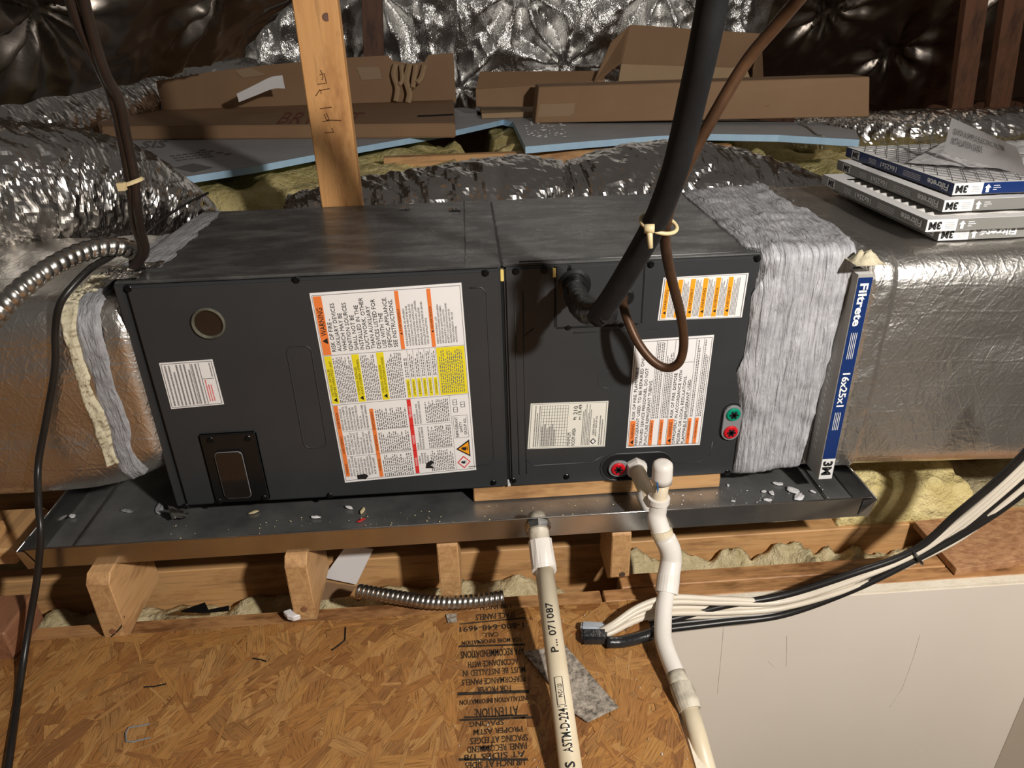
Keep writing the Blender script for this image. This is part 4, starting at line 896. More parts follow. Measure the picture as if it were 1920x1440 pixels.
    for j, ln in enumerate((0.011, 0.014, 0.007)): wh.add([(xa + 0.01, y0 - 3 * e, z0 + 0.015 - j * 0.0035), (xa + 0.01 + ln, y0 - 3 * e, z0 + 0.015 - j * 0.0035), (xa + 0.01 + ln, y0 - 3 * e, z0 + 0.0138 - j * 0.0035), (xa + 0.01, y0 - 3 * e, z0 + 0.0138 - j * 0.0035)], [(0, 1, 2, 3)])
    if x0 > 1.3999 and z0 < 0.45: text_flat(wh, 'Filtrete', (x0 + 0.14, y0 - 3 * e, z1 - 0.004), Xm, Zm, 0.011, 0.066, 0.03)
    tag(wh.build('white_lettering', 'whiteink', t, fixn=False), kind='stuff'); tag(bk.build('black_lettering', 'ink', t, fixn=False), kind='stuff')
    return t
lying(1.400, 0.045, 0.4400, 'fgrey', 'grey-edged air filter lying lowest in the stack, mostly covered', False)
lying(1.362, 0.028, 0.4620, 'fgrey', 'grey-edged air filter with white card corner, second from the bottom of the stack', False)
lying(1.412, 0.070, 0.4840, 'fgrey', 'grey-edged air filter directly under the blue-edged one', False)
lying(1.442, 0.098, 0.5060, 'fblue', 'blue-edged air filter lying on top of the stack', True)
# plastic bag with a folded leaflet
lf = MB()
def leaf(u, v):
    a = at(1700, 306, z=0.531).lerp(at(1990, 325, z=0.531), u); b = at(1775, 268, z=0.533).lerp(at(2010, 285, z=0.533), u); p = a.lerp(b, v)
    return (p.x, p.y, 0.5295 + 0.012 * v * (0.4 + 0.6 * u) + 0.006 * (0.5 + 0.5 * fbm(V((u * 3, v * 3, 1)), 2)) + 0.008 * math.sin(u * 7) ** 2 * v)
lf.grid(leaf, 40, 24); leaflet = thing('leaflet', 'white printed leaflet inside the clear plastic bag on the filters', 'leaflet', at(1800, 300, z=0.53))
lf.build('sheet', 'paper', leaflet, smooth=True)
fq = MB()
def flap(u, v):
    a = at(1768, 288, z=0.545); b = at(1925, 330, z=0.545); p = a.lerp(b, u)
    q = V((p.x + 0.03 * (1 - u), p.y + 0.045, 0.606 - 0.02 * u)); r = V((p.x, p.y, p.z)).lerp(q, v)
    return (r.x, r.y, r.z + 0.004 * math.sin(v * 3.1))
fq.grid(flap, 20, 10); fq.build('folded_flap', 'paper', leaflet, smooth=True)
tx = MB()
def fmap(u0, u1, v0, v1): return lambda a, b: V(flap(u0 + (u1 - u0) * a, v0 + (v1 - v0) * b)) + V((-0.0006, -0.0010, 0.0004))
text_map(tx, 'QUICK & SIMPLE ELECTRIC FILTER', fmap(0.08, 0.80, 0.55, 0.72)); text_map(tx, 'INSTALLATION GUIDE', fmap(0.08, 0.5, 0.28, 0.45))
for i in range(5):
    for k in range(12):
        u0 = 0.3 + k * 0.035; v0 = 0.25 + i * 0.05
        tx.add([V(leaf(u0, v0)) + V((0, 0, 0.001)), V(leaf(u0 + 0.03, v0)) + V((0, 0, 0.001)), V(leaf(u0 + 0.03, v0 + 0.018)) + V((0, 0, 0.001)), V(leaf(u0, v0 + 0.018)) + V((0, 0, 0.001))], [(0, 1, 2, 3)])
tag(tx.build('fine_print', 'inkgrey', leaflet, fixn=False), kind='stuff')
bg = MB()
def bag(u, v):
    a = at(1655, 312, z=0.531).lerp(at(1995, 345, z=0.531), u); b = at(1765, 240, z=0.56).lerp(at(2010, 275, z=0.56), u); p = a.lerp(b, v)
    base = V(leaf(min(1, max(0, u * 1.1 - 0.08)), v)).z + 0.006
    return (p.x, p.y, max(base, 0.531 + 0.09 * max(0, v - 0.25) * (1 - 0.5 * u)) + 0.012 * abs(fbm(V((u * 6, v * 6, 5)), 3)))
bg.grid(bag, 44, 30); tag(bg.build('plastic_bag', 'bag'), 'crumpled clear plastic bag lying on the blue-edged filter', 'plastic bag')

# ============================================================ FLEX DUCTS
def flex(name, label, ctrl, radii, per=26, n=72, k_len=26, amp=0.10, ringp=0.045, seed=0, m='foilduct'):
    path = spline(ctrl, per); rr = lerpl(radii, len(path)); mb = MB()
    def rf(L, a):
        ca, sa = math.cos(a) * 1.1, math.sin(a) * 1.1
        w = noise.noise(V((ca * 1.4, sa * 1.4, L * 6 + seed)))
        ph = L / ringp + 1.1 * w
        s_ = abs(math.sin(math.pi * ph)) ** 0.5
        tw = L * k_len + 0.9 * w
        c1 = rid(V((ca * 1.7, sa * 1.7, tw + seed)))
        c2 = rid(V((ca * 3.6, sa * 3.6, tw * 2.3 + seed + 5)))
        c3 = rid(V((ca * 7.5, sa * 7.5, tw * 3.1 + seed + 9)))
        return 1 - amp * 0.40 * (1 - s_) + amp * 0.30 * c1 + amp * 0.20 * c2 + amp * 0.07 * c3
    mb.sweep(path, rr, n, rf, cap=False)
    o = mb.build(name, m, None, smooth=False); return tag(o, label, 'flexible duct')
def px3(l): return [at(x, y, d=d) for x, y, d in l]
flex('flex_duct', 'fat silver flexible duct resting on the supply plenum', px3([(-420, 330, 1.30), (-200, 345, 1.42), (0, 352, 1.52), (130, 350, 1.62), (240, 372, 1.72), (325, 412, 1.80), (395, 470, 1.88)]), [0.125, 0.128, 0.130, 0.128, 0.118, 0.098, 0.078], per=48, n=110, amp=0.12, ringp=0.05)
flex('flex_duct', 'dark silver flexible duct under the sloping foil beside the flat carton', px3([(-250, 262, 2.4), (-60, 255, 2.6), (90, 240, 2.85), (200, 212, 3.12), (310, 165, 3.38), (420, 150, 3.46), (520, 165, 3.5)]), [0.14, 0.15, 0.155, 0.15, 0.135, 0.115, 0.10], per=40, n=90, amp=0.09, ringp=0.09, seed=11)
tops = [(560, 372), (680, 342), (800, 322), (960, 300), (1070, 312), (1180, 280), (1300, 272), (1420, 300), (1500, 330), (1600, 372)]
ctrl = []
for (px, py) in tops:
    p = at(px, py, y=0.76); ctrl.append(V((p.x, 0.78, p.z - 0.165)))
flex('flex_duct', 'long crinkled silver flexible duct behind the air handler', ctrl, [0.165] * len(ctrl), per=30, n=120, amp=0.13, ringp=0.065, seed=23, k_len=20)
flex('flex_duct', 'silver flexible duct far behind the stack of filters', px3([(1490, 262, 3.0), (1600, 255, 2.9), (1720, 250, 2.8), (1850, 248, 2.75), (2050, 245, 2.7)]), [0.085] * 5, per=30, amp=0.14, ringp=0.045, seed=37)
MB().sweep(spline(px3([(250, 462, 1.62), (300, 415, 1.66), (350, 382, 1.72), (390, 362, 1.78)]), 6), 0.003, 8).build('duct_strap', 'cableblk')
tag(bpy.data.objects['duct_strap'], 'thin black strap running over the fat silver duct', 'strap')

# ============================================================ ROOF FOIL
def foilpatch(name, c4, nu, nv, amp, fr, seed, label, pucks=(), m='foilroof'):
    a, b, c, d = [V(q) for q in c4]; nrm = (b - a).cross(d - a).normalized(); mb = MB()
    def fn(u, v):
        p = a.lerp(b, u).lerp(d.lerp(c, u), v)
        q = p * fr; w = V((noise.noise(q * 0.5), noise.noise(q * 0.5 + V((9, 0, 0))), 0)) * 0.6
        h = amp * (0.9 * fbm(q * 0.35 + V((seed, 0, 0)), 2) + 0.45 * rid(V((q.x * 1.6 + w.x, q.y * 0.9 + w.y, q.z * 0.9 + seed))) + 0.22 * rid(V((q.x * 3.9, q.y * 3.2 + w.x, q.z * 3.2))))
        for (cu, cv, rad) in pucks:
            dx = (u - cu) * (b - a).length; dy = (v - cv) * (d - a).length; rr_ = math.hypot(dx, dy)
            if rr_ < rad:
                t = 1 - rr_ / rad; h += -amp * 1.5 * t * t + amp * 0.9 * t * math.sin(math.atan2(dy, dx) * 9 + seed) * min(1, rr_ / rad * 4)
        return p + nrm * h
    mb.grid(fn, nu, nv); o = mb.build(name, m, None, smooth=True); tag(o, label, 'roof', kind='structure'); return o
# rear slope: falls towards the eaves behind the cartons
def rs(x, z): return V((x, 2.84 - (z - 0.35) * 0.16, z))
foilpatch('ceiling', [rs(-2.4, 0.34), rs(2.25, 0.34), rs(2.05, 1.75), rs(-2.4, 1.75)], 380, 110, 0.055, 3.6, 1.0, 'crinkled radiant barrier foil on the rear roof slope',
          [(0.40 + 0.12 * k, 0.10 + 0.06 * (k % 2), 0.38) for k in range(5)] + [(0.42 + 0.15 * k, 0.42, 0.4) for k in range(4)])
foilpatch('ceiling', [V((1.95, 2.82, 0.36)), V((4.4, 2.82, 0.36)), V((4.4, 1.45, 1.75)), V((1.95, 1.45, 1.75))], 190, 110, 0.045, 3.6, 3.0, 'dark crinkled radiant barrier foil behind the leaning timbers', [(0.12, 0.30, 0.3), (0.30, 0.16, 0.3), (0.45, 0.35, 0.3)], 'foilroof_shaded')
# left slope, low and close
foilpatch('ceiling', [at(-300, 250, d=1.75), at(455, 105, d=3.1), at(860, -330, d=2.5), at(-500, -420, d=1.15)], 190, 110, 0.045, 3.4, 5.0, 'dark sagging radiant barrier foil on the left roof slope', [(0.35, 0.3, 0.3), (0.75, 0.35, 0.35)], 'foilroof_shaded')
# far wall so that the dark beyond the eaves stays closed
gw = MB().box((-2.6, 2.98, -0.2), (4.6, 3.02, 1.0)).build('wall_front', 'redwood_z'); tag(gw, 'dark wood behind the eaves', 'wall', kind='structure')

# ============================================================ POSTS AND RAFTERS
pst = thing('roof_post', 'orange pine post with pencil marks rising behind the air handler', 'post', (0.296, 0.505, 0.0))
PXL, PXR, PYF = 0.2545, 0.3425, 0.486
MB().box((PXL, PYF, -0.17), (PXR, PYF + 0.038, 1.9)).build('timber', 'pine_z', pst, bevel=0.002, seg=1)
mk = MB()
def pencil(pts): mk.sweep([at(*q, y=PYF - 0.0006) for q in pts], 0.0009, 4)
for q in [[(596, 158), (612, 156), (608, 138), (600, 140)], [(598, 170), (618, 166)], [(592, 180), (600, 168), (603, 176)], [(601, 131), (606, 143), (604, 150)], [(600, 204), (612, 202), (622, 201)], [(608, 214), (612, 225), (640, 226)], [(622, 240), (626, 248), (609, 249)], [(605, 228), (618, 226), (612, 212)]]: pencil(q)
tag(mk.build('pencil_marks', 'marker', pst), kind='stuff')
MB().cyl(at(612, 32, y=PYF + 0.0005), at(612, 32, y=PYF - 0.0006), 0.008, n=14).build('knot', 'redwood_z', pst)
def web(label, p0, p1, w, dpt, m='redwood_z'):
    p0 = V(p0); p1 = V(p1); mb = MB(); hw = V((w / 2, 0, 0)); dp = V((0, dpt, 0))
    mb.hexa([p0 - hw, p0 + hw, p0 + hw + dp, p0 - hw + dp], [p1 - hw, p1 + hw, p1 + hw + dp, p1 - hw + dp])
    return tag(mb.build('truss_web', m, None, bevel=0.002, seg=1), label, 'timber')
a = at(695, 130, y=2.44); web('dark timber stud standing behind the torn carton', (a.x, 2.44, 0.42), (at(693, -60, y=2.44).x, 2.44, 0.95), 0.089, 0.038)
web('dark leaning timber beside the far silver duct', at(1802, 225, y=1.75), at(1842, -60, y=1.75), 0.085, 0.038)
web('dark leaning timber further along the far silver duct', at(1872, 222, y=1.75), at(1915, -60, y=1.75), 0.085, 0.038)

# ============================================================ BACKGROUND FLOOR, FOAM, CARTONS
ZB = 0.425   # top of the foam boards
def batt(x0, x1, y0, y1, z0, h, label, seed):
    return lumpy('insulation_batt', x0, x1, y0, y1, z0, h, 'insul', label, 0.035, 7, 60, 40, seed=seed, edge=0.12, group=None)
batt(-0.60, 0.62, 0.98, 1.9, 0.15, 0.215, 'yellow insulation batt under the blue foam board beside the post', 1)
batt(0.66, 1.09, 1.45, 2.3, 0.15, 0.225, 'yellow insulation batt showing between the two blue foam boards', 2)
batt(0.64, 1.09, 0.96, 1.38, 0.15, 0.215, 'yellow insulation batt behind the long crinkled duct', 6)
batt(1.10, 1.62, 0.98, 1.9, 0.15, 0.205, 'yellow insulation batt under the cracked foam board', 3)
batt(1.68, 2.8, 0.75, 2.2, 0.15, 0.14, 'yellow insulation batt beside the stack of filters', 4)
lumber('ceiling_joist', (0.30, 1.40, 0.28), (1.5, 1.438, 0.392), 'pine_x', 'orange pine joist between the yellow insulation batts')
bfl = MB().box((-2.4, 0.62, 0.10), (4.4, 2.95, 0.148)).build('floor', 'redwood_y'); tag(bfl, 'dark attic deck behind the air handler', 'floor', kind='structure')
def slab(name, pxs, ztop, th, label, zoff=None):
    t = thing(name, label, 'foam board', at(*pxs[0], z=ztop), 'blue foam boards')
    P = []
    for i, q in enumerate(pxs):
        p = at(*q, z=ztop); dz = zoff[i] if zoff else 0
        if dz: p = at(*q, z=ztop + dz)
        p.y = min(p.y, 2.5); P.append(p)
    n = len(P)
    MB().add([p + V((0, 0, 0.0003)) for p in P], [list(range(n))]).build('printed_face', 'foamtop', t)
    MB().prism([p - V((0, 0, th)) for p in P], (0, 0, th)).build('foam_core', 'foamedge', t)
    return t
fo = slab('foam_board', [(345, 332), (470, 313), (590, 290), (720, 267), (860, 243), (960, 221), (952, 214), (870, 196), (560, 190), (200, 216), (205, 262), (300, 318)], ZB, 0.020, 'blue-edged foam board under the big flat carton')
fpn = MB()
def fpr(pts): 
    q = [at(*p, z=ZB + 0.0012) for p in pts]; fpn.add(q, [list(range(len(q)))])
for (x, y) in ((330, 312),):
    fpr([(328, 314), (362, 306), (400, 314), (362, 323)])
for k in range(3):
    for j in range(6): fpr([(318 + j * 12 + k * 6, 292 + k * 4 - j * 1.5), (327 + j * 12 + k * 6, 291 + k * 4 - j * 1.5), (328 + j * 12 + k * 6, 292.6 + k * 4 - j * 1.5), (319 + j * 12 + k * 6, 293.8 + k * 4 - j * 1.5)])
for k in range(4): fpr([(372 + k * 16, 281 + k * 2.5), (384 + k * 16, 279 + k * 2.5), (387 + k * 16, 281 + k * 2.5), (375 + k * 16, 283 + k * 2.5)])
text_map(fpn, 'SIS', lambda a, b: at(262 + 48 * a + 6 * b, 278 - 13 * b - 2 * a, z=ZB + 0.0012), bold=0.03)
tag(fpn.build('printed_marks', 'inkgrey', fo, fixn=False), kind='stuff')
fo2 = slab('foam_board', [(985, 275), (1100, 265), (1230, 255), (1330, 251), (1460, 253), (1612, 262), (1604, 244), (1530, 232), (1350, 222), (1140, 208), (1060, 204), (890, 196), (896, 216), (962, 228)], ZB, 0.022, 'cracked blue-edged foam board under the long carton')
cr = MB().sweep(spline([at(*q, z=ZB + 0.0015) for q in [(1500, 233), (1515, 240), (1530, 252), (1545, 256)]], 4), 0.004, 5).build('foam_crack', 'felt', fo2)
crm = MB(); rg = random.Random(2)
for i in range(60):
    p = at(rg.uniform(985, 1060), rg.uniform(228, 258), z=ZB + 0.002); s_ = rg.uniform(0.002, 0.009)
    crm.add([p + V((-s_, 0, 0)), p + V((0, -s_ * 0.6, 0)), p + V((s_, 0.002, 0)), p + V((0, s_ * 0.8, 0.002))], [(0, 1, 2, 3)])
tag(crm.build('white_flakes', 'paper'), 'white flakes scattered on the long foam board', 'debris', kind='stuff')
# big flat carton
fc = thing('flat_carton', 'big flattened cardboard carton with a torn handhold in its raised flap', 'cardboard', at(520, 260, z=ZB))
zt = ZB + 0.05
pf = [at(*q, z=ZB + 0.002) for q in [(238, 262), (855, 258)]]
yb = 2.32
def ct(x, y): return at(x, y, z=zt)
top = [V((pf[0].x, pf[0].y, zt)), V((pf[1].x, pf[1].y, zt)), ct(851, 177), ct(640, 168), ct(440, 162), ct(300, 175), ct(190, 238)]
ymax = max(p.y for p in top)
for p in top: p.y = min(p.y, 2.37)
MB().prism([p - V((0, 0, 0.048)) for p in top], (0, 0, 0.048)).build('panel', 'card', fc, bevel=0.004, seg=2)
# raised flap with torn handhold (thin board, irregular top outline)
yF = 2.36
prof_px = [(292, 152), (400, 134), (500, 122), (650, 108), (727, 104), (735, 113), (748, 116), (770, 120), (796, 116), (803, 103), (850, 99)]
fl_top = [at(*q, y=yF) for q in prof_px]; fl_bot = [V((p.x, yF, zt - 0.01)) for p in fl_top]
fm = MB()
for i in range(len(fl_top) - 1):
    a, b, c, d = fl_bot[i], fl_bot[i + 1], fl_top[i + 1], fl_top[i]; o = V((0, 0.006, 0))
    fm.hexa([a, b, b + o, a + o], [d, c, c + o, d + o])
fm.build('raised_flap', 'card', fc)
for (q, w) in (([(742, 120), (738, 140), (745, 165), (742, 190)], 6), ([(752, 122), (754, 150), (748, 160)], 5), ([(768, 120), (762, 150), (768, 175), (765, 193)], 7), ([(780, 122), (776, 150), (774, 165)], 6), ([(796, 122), (790, 145), (782, 156)], 6)):
    P = [at(x, y, y=yF - 0.02 - 0.05 * i / len(q)) for i, (x, y) in enumerate(q)]
    s_ = MB().sweep(spline(P, 4), 0.012 * w / 6, 6); s_.build('torn_strip', 'card2', fc)
MB().prism([at(*q, y=yF - 0.004) for q in [(668, 126), (710, 126), (716, 148), (678, 150)]], (0, 0.003, 0)).build('tape_patch', 'tape', fc)
MB().prism([at(*q, y=yF - 0.004) for q in [(440, 132), (470, 127), (500, 140), (455, 146)]], (0, 0.003, 0)).build('tape_patch', 'tape', fc)
bt = MB(); e0 = at(516, 232, z=zt + 0.0015)
text_map(bt, 'BRYANT', lambda a, b: at(518 + 150 * a + 18 * b, 231 - 21 * b, z=zt + 0.0015), bold=0.0)
tag(bt.build('print', 'boxprint', fc, fixn=False), kind='stuff')
MB().sweep([at(*q, z=zt + 0.002) for q in [(783, 218), (815, 217), (850, 215)]], 0.004, 5).build('slot', 'void', fc)
st_ = MB(); P = spline([at(*q) if False else at(q[0], q[1], y=q[2]) for q in [(446, 183, 2.05), (480, 168, 2.08), (510, 155, 2.1), (532, 153, 2.12)]], 5)
for i, p in enumerate(P):
    w = 0.016 + 0.01 * i / len(P); st_.v += [p + V((0, 0, -w)), p + V((0, -0.01, w))]
for i in range(len(P) - 1): st_.f.append([2 * i, 2 * i + 2, 2 * i + 3, 2 * i + 1])
so_ = st_.build('packing_strip', 'paper'); tag(so_, 'crumpled white packing strip lying on the flat carton', 'packing strip')
sm = so_.modifiers.new('thickness', 'SOLIDIFY'); sm.thickness = 0.004
# long carton
def wallbox(name, label, fl4, depth, m='card', cat='cardboard'):
    t = thing(name, label, cat, (fl4[0] + fl4[1]) / 2); return t
lc = thing('long_carton', 'long thin cardboard carton lying on the long foam board', 'cardboard', at(1315, 225, z=ZB))
yL0 = at(1004, 231, z=ZB + 0.002).y; yL1 = yL0
q0 = at(1003, 231, z=ZB + 0.002); q1 = at(1630, 219, z=ZB + 0.030)
t0 = at(1010, 163, y=q0.y); t1 = at(1631, 144, y=q1.y)
dd = V((0, 0.14, 0)); MB().hexa([q0, q1, q1 + dd, q0 + dd], [t0, t1, t1 + dd, t0 + dd]).build('body', 'card', lc, bevel=0.003, seg=1)
fr_ = lambda u, v: q0.lerp(q1, u).lerp(t0.lerp(t1, u), v) + V((0, -0.0012, 0))
MB().prism([fr_(0.005, 0.18), fr_(0.125, 0.18), fr_(0.125, 0.53), fr_(0.01, 0.53)], (0, 0.001, 0)).build('tape_patch', 'tape', lc)
MB().prism([fr_(0.70, 0.33), fr_(0.72, 0.33), fr_(0.722, 0.48), fr_(0.70, 0.48)], (0, 0.001, 0)).build('stain', 'boxprint', lc)
# carton behind, left
bcn = thing('folded_carton', 'folded brown carton panel behind the left end of the long carton', 'cardboard', at(1000, 200, z=ZB))
yb_ = q0.y + 0.22
c4 = [at(893, 200, y=yb_), at(1135, 200, y=yb_), at(1135, 150, y=yb_), at(892, 168, y=yb_)]
MB().prism(c4, (0, 0.01, 0)).build('lower_panel', 'card', bcn)
c4 = [at(892, 168, y=yb_), at(1135, 166, y=yb_), at(1132, 133, y=yb_ + 0.10), at(900, 134, y=yb_ + 0.10)]
MB().prism(c4, (0, 0.01, -0.004)).build('upper_panel', 'card', bcn)
MB().box((c4[0].x + 0.02, yb_ - 0.02, ZB + 0.002), (c4[1].x, yb_ + 0.3, ZB + 0.022)).build('base_panel', 'card2', bcn)
# open carton on top
oc = thing('open_carton', 'open cardboard box with raised flaps standing behind the long carton', 'cardboard', at(1290, 160, y=q0.y + 0.25))
y0_, y1_ = q0.y + 0.18, q0.y + 0.42
def pan4(pxy, name, m, th=0.005):
    P = [at(px, py, y=y) for px, py, y in pxy]; MB().prism(P, (0, th, 0)).build(name, m, oc)
pan4([(1158, 162, y0_), (1412, 162, y0_), (1400, 128, y0_), (1165, 120, y0_)], 'front_panel', 'card2')
pan4([(1165, 120, y1_), (1418, 128, y1_), (1426, 63, y1_), (1182, 46, y1_)], 'back_panel', 'card')
pan4([(1110, 162, y0_), (1165, 118, y1_ - 0.02), (1182, 46, y1_), (1145, 80, y1_ - 0.08)], 'side_flap', 'card')
pan4([(1411, 162, y0_), (1432, 160, y1_), (1428, 63, y1_), (1412, 128, y0_ + 0.1)], 'side_flap', 'card')
MB().box((at(1160, 160, y=y0_).x, y0_, ZB + 0.002), (at(1410, 160, y=y0_).x, y1_, ZB + 0.02)).build('base_panel', 'card', oc)
MB().hexa([V((at(1160, 160, y=y0_).x, y0_ + 0.004, ZB + 0.002)), V((at(1410, 160, y=y0_).x, y0_ + 0.004, ZB + 0.002)), V((at(1410, 160, y=y0_).x, y0_ + 0.009, ZB + 0.002)), V((at(1160, 160, y=y0_).x, y0_ + 0.009, ZB + 0.002))],
          [at(1158, 160, y=y0_ + 0.004), at(1412, 160, y=y0_ + 0.004), at(1412, 160, y=y0_ + 0.009), at(1158, 160, y=y0_ + 0.009)]).build('lower_panel', 'card2', oc)
bk_ = MB().prism([at(*q, z=ZB + 0.004) for q in [(960, 214), (1002, 211), (1002, 200), (962, 204)]], (0, 0, 0.01)).build('black_strip', 'black'); tag(bk_, 'short black strip on the foam board beside the long carton', 'strip')

# ============================================================ REFRIGERANT LINES
hl = thing('suction_line', 'black foam-insulated suction line curving up from the coil panel', 'pipe', fp(1077, 540))
g = fp(1077, 533)
MB().sweep([(g.x, 0.002, g.z), (g.x, -0.005, g.z), (g.x, -0.0065, g.z)], [0.0275, 0.0275, 0.022], 28).build('grommet', 'black', hl, smooth=False)
stub = spline([V((g.x, -0.002, g.z)), at(1079, 552, y=-0.055), at(1090, 575, y=-0.11), at(1112, 588, y=-0.16), at(1140, 583, y=-0.185)], 7)
MB().sweep(stub, 0.0185, 22, rf=lambda L, a: 1 + 0.07 * math.sin(L * 330) + 0.05 * noise.noise(V((math.cos(a) * 2, math.sin(a) * 2, L * 60)))).build('taped_elbow', 'vinyl', hl, smooth=True)
hose = spline([at(1118, 597, y=-0.175), at(1150, 553, y=-0.20), at(1190, 487, y=-0.225), at(1228, 418, y=-0.25), at(1262, 330, y=-0.28), at(1282, 255, y=-0.30), at(1298, 185, y=-0.32), at(1318, 95, y=-0.345), at(1336, 0, y=-0.36), at(1352, -120, y=-0.38), at(1360, -260, y=-0.41)], 8)
MB().sweep(hose, 0.0160, 28).build('foam_sleeve', 'hose', hl, smooth=True)
cl = thing('liquid_line', 'thin brown copper liquid line looping down and rising beside the black hose', 'pipe', fp(1165, 567))
g = fp(1172, 556); MB().sweep([(g.x, 0.002, g.z), (g.x, -0.004, g.z), (g.x, -0.0055, g.z)], [0.015, 0.015, 0.011], 24).build('grommet', 'black', cl)
cop = spline([V((g.x - 0.001, 0.0, g.z)), at(1168, 568, y=-0.03), at(1176, 598, y=-0.055), at(1196, 642, y=-0.075), at(1224, 677, y=-0.09), at(1252, 690, y=-0.10), at(1274, 678, y=-0.11), at(1282, 642, y=-0.12), at(1276, 590, y=-0.135), at(1260, 525, y=-0.17), at(1249, 470, y=-0.205), at(1248, 425, y=-0.235), at(1262, 372, y=-0.25), at(1296, 295, y=-0.26), at(1345, 205, y=-0.27), at(1400, 115, y=-0.28), at(1462, 40, y=-0.30), at(1520, -30, y=-0.33), at(1600, -140, y=-0.36)], 8)
MB().sweep(cop, 0.0074, 14, rf=lambda L, a: 1 + 0.02 * noise.noise(V((L * 40, a, 0)))).build('tube', 'copper', cl, smooth=True)
# nylon tie round both
ca, cb = at(1228, 419, y=-0.25), at(1248, 421, y=-0.236); tie = MB()
ax_ = (at(1262, 330, y=-0.28) - at(1190, 487, y=-0.225)).normalized(); s1 = ax_.cross(V((0, 1, 0))).normalized(); s2 = ax_.cross(s1)
pts = []
for k in range(28):
    t = 2 * math.pi * k / 28; pts.append(ca.lerp(cb, 0.36) + s1 * math.cos(t) * 0.0245 + s2 * math.sin(t) * 0.0185)
tie.sweep(pts + pts[:2], 0.0028, 6, cap=False)
hd = ca - s1 * 0.012 * (1 if s1.x > 0 else -1) + V((0, -0.018, -0.004)); tie.cyl(hd, hd + V((0.002, -0.006, -0.024)), 0.0045, 0.003, 8); tie.cyl(hd + V((-0.006, 0, 0)), hd + V((0.006, -0.002, 0)), 0.006, n=8)
tag(tie.build('zip_tie', 'tie', smooth=True), 'cream nylon tie binding the copper line to the black hose', 'zip tie')

# ============================================================ LEFT CABLES AND CONDUIT
ends = V((0.014, 0.062, 0.450))
tops_ = [[(118, -40, -0.20), (150, 50, -0.16), (188, 130, -0.12), (208, 175, -0.09), (224, 240, -0.06), (240, 320, -0.03), (247, 372, -0.015), (252, 420, 0.02), (266, 468, 0.045)],
         [(148, -40, -0.20), (172, 60, -0.16), (198, 140, -0.12), (222, 185, -0.09), (236, 250, -0.06), (252, 330, -0.03), (256, 380, -0.015), (264, 430, 0.02), (272, 470, 0.045)],
         [(132, -40, -0.185), (158, 60, -0.15), (190, 140, -0.11), (212, 185, -0.08), (230, 250, -0.05), (246, 325, -0.02), (252, 378, -0.005), (258, 425, 0.03), (269, 470, 0.055)]]
labs = ['dark brown cable slanting across the fat silver duct, left strand of the tied pair', 'dark brown cable slanting across the fat silver duct, right strand of the tied pair', 'dark brown cable running behind the tied pair over the silver duct']
for i, tp in enumerate(tops_):
    P = spline([at(x, y, y=yy) for x, y, yy in tp] + [ends + V((0.004 * (i - 1), 0, 0))], 7)
    tag(MB().sweep(P, 0.0068 if i < 2 else 0.005, 10).build('power_cable', 'cablebrown', smooth=True), labs[i], 'cable', 'cables entering the top of the unit')
cc = at(247, 342, y=-0.03); tz = MB(); pts = []
for k in range(20):
    t = 2 * math.pi * k / 20; pts.append(cc + V((math.cos(t) * 0.0145, math.sin(t) * 0.0145, math.cos(t) * 0.004)))
tz.sweep(pts + pts[:2], 0.0032, 6, cap=False); tz.box((cc.x - 0.014, cc.y - 0.02, cc.z - 0.008), (cc.x - 0.004, cc.y - 0.010, cc.z + 0.003))
tag(tz.build('zip_tie', 'tie'), 'cream nylon tie round the dark brown cables', 'zip tie')
def conduit(name, label, ctrl, r, pitch, per=30):
    P = spline(ctrl, per); out = [P[0]]; L = 0
    # resample evenly
    cum = [0]
    for i in range(1, len(P)): cum.append(cum[-1] + (P[i] - P[i - 1]).length)
    N_ = int(cum[-1] / (pitch / 8)); Q = []; j = 0
    for i in range(N_ + 1):
        t = cum[-1] * i / N_
        while j < len(cum) - 2 and cum[j + 1] < t: j += 1
        Q.append(P[j].lerp(P[j + 1], (t - cum[j]) / max(1e-9, cum[j + 1] - cum[j])))
    o = MB().sweep(Q, r, 20, rf=lambda L, a: 0.84 + 0.16 * abs(math.sin(math.pi * (L / pitch + a / (2 * math.pi)))) ** 0.7).build(name, 'steel', smooth=True)
    return tag(o, label, 'conduit')
conduit('flex_conduit', 'curved flexible steel conduit crossing the top of the supply plenum', [at(-60, 660, y=-0.11), at(-20, 605, y=-0.09), at(30, 550, y=-0.06), at(90, 505, y=-0.02), at(150, 474, y=0.03), at(205, 462, y=0.065), at(245, 468, y=0.085), at(268, 488, y=0.09)], 0.0165, 0.0145)
conduit('flex_conduit', 'loose offcut of flexible steel conduit lying along the joist', [at(671, 1107, z=-0.160), at(740, 1119, z=-0.161), at(810, 1129, z=-0.163), at(880, 1128, z=-0.163), at(944, 1120, z=-0.163)], 0.0135, 0.0098)
bkc = spline([at(222, 470, y=0.10), at(205, 482, y=0.07), at(170, 503, y=0.03), at(135, 538, y=-0.005), at(112, 572, y=-0.022), at(104, 620, y=-0.024), at(103, 690, y=-0.026), at(88, 780, y=-0.030), at(72, 870, y=-0.045), at(72, 940, y=-0.09), at(76, 1000, y=-0.125), at(70, 1080, y=-0.14), at(55, 1170, y=-0.165), at(38, 1280, z=-0.172), at(18, 1420, z=-0.172), at(0, 1560, z=-0.172)], 8)
tag(MB().sweep(bkc, 0.0058, 12).build('black_cord', 'cableblk', smooth=True), 'long black cable hanging down the plenum and across the pan corner to the floor', 'cable')  # plain black cord hanging at the left, use unknown

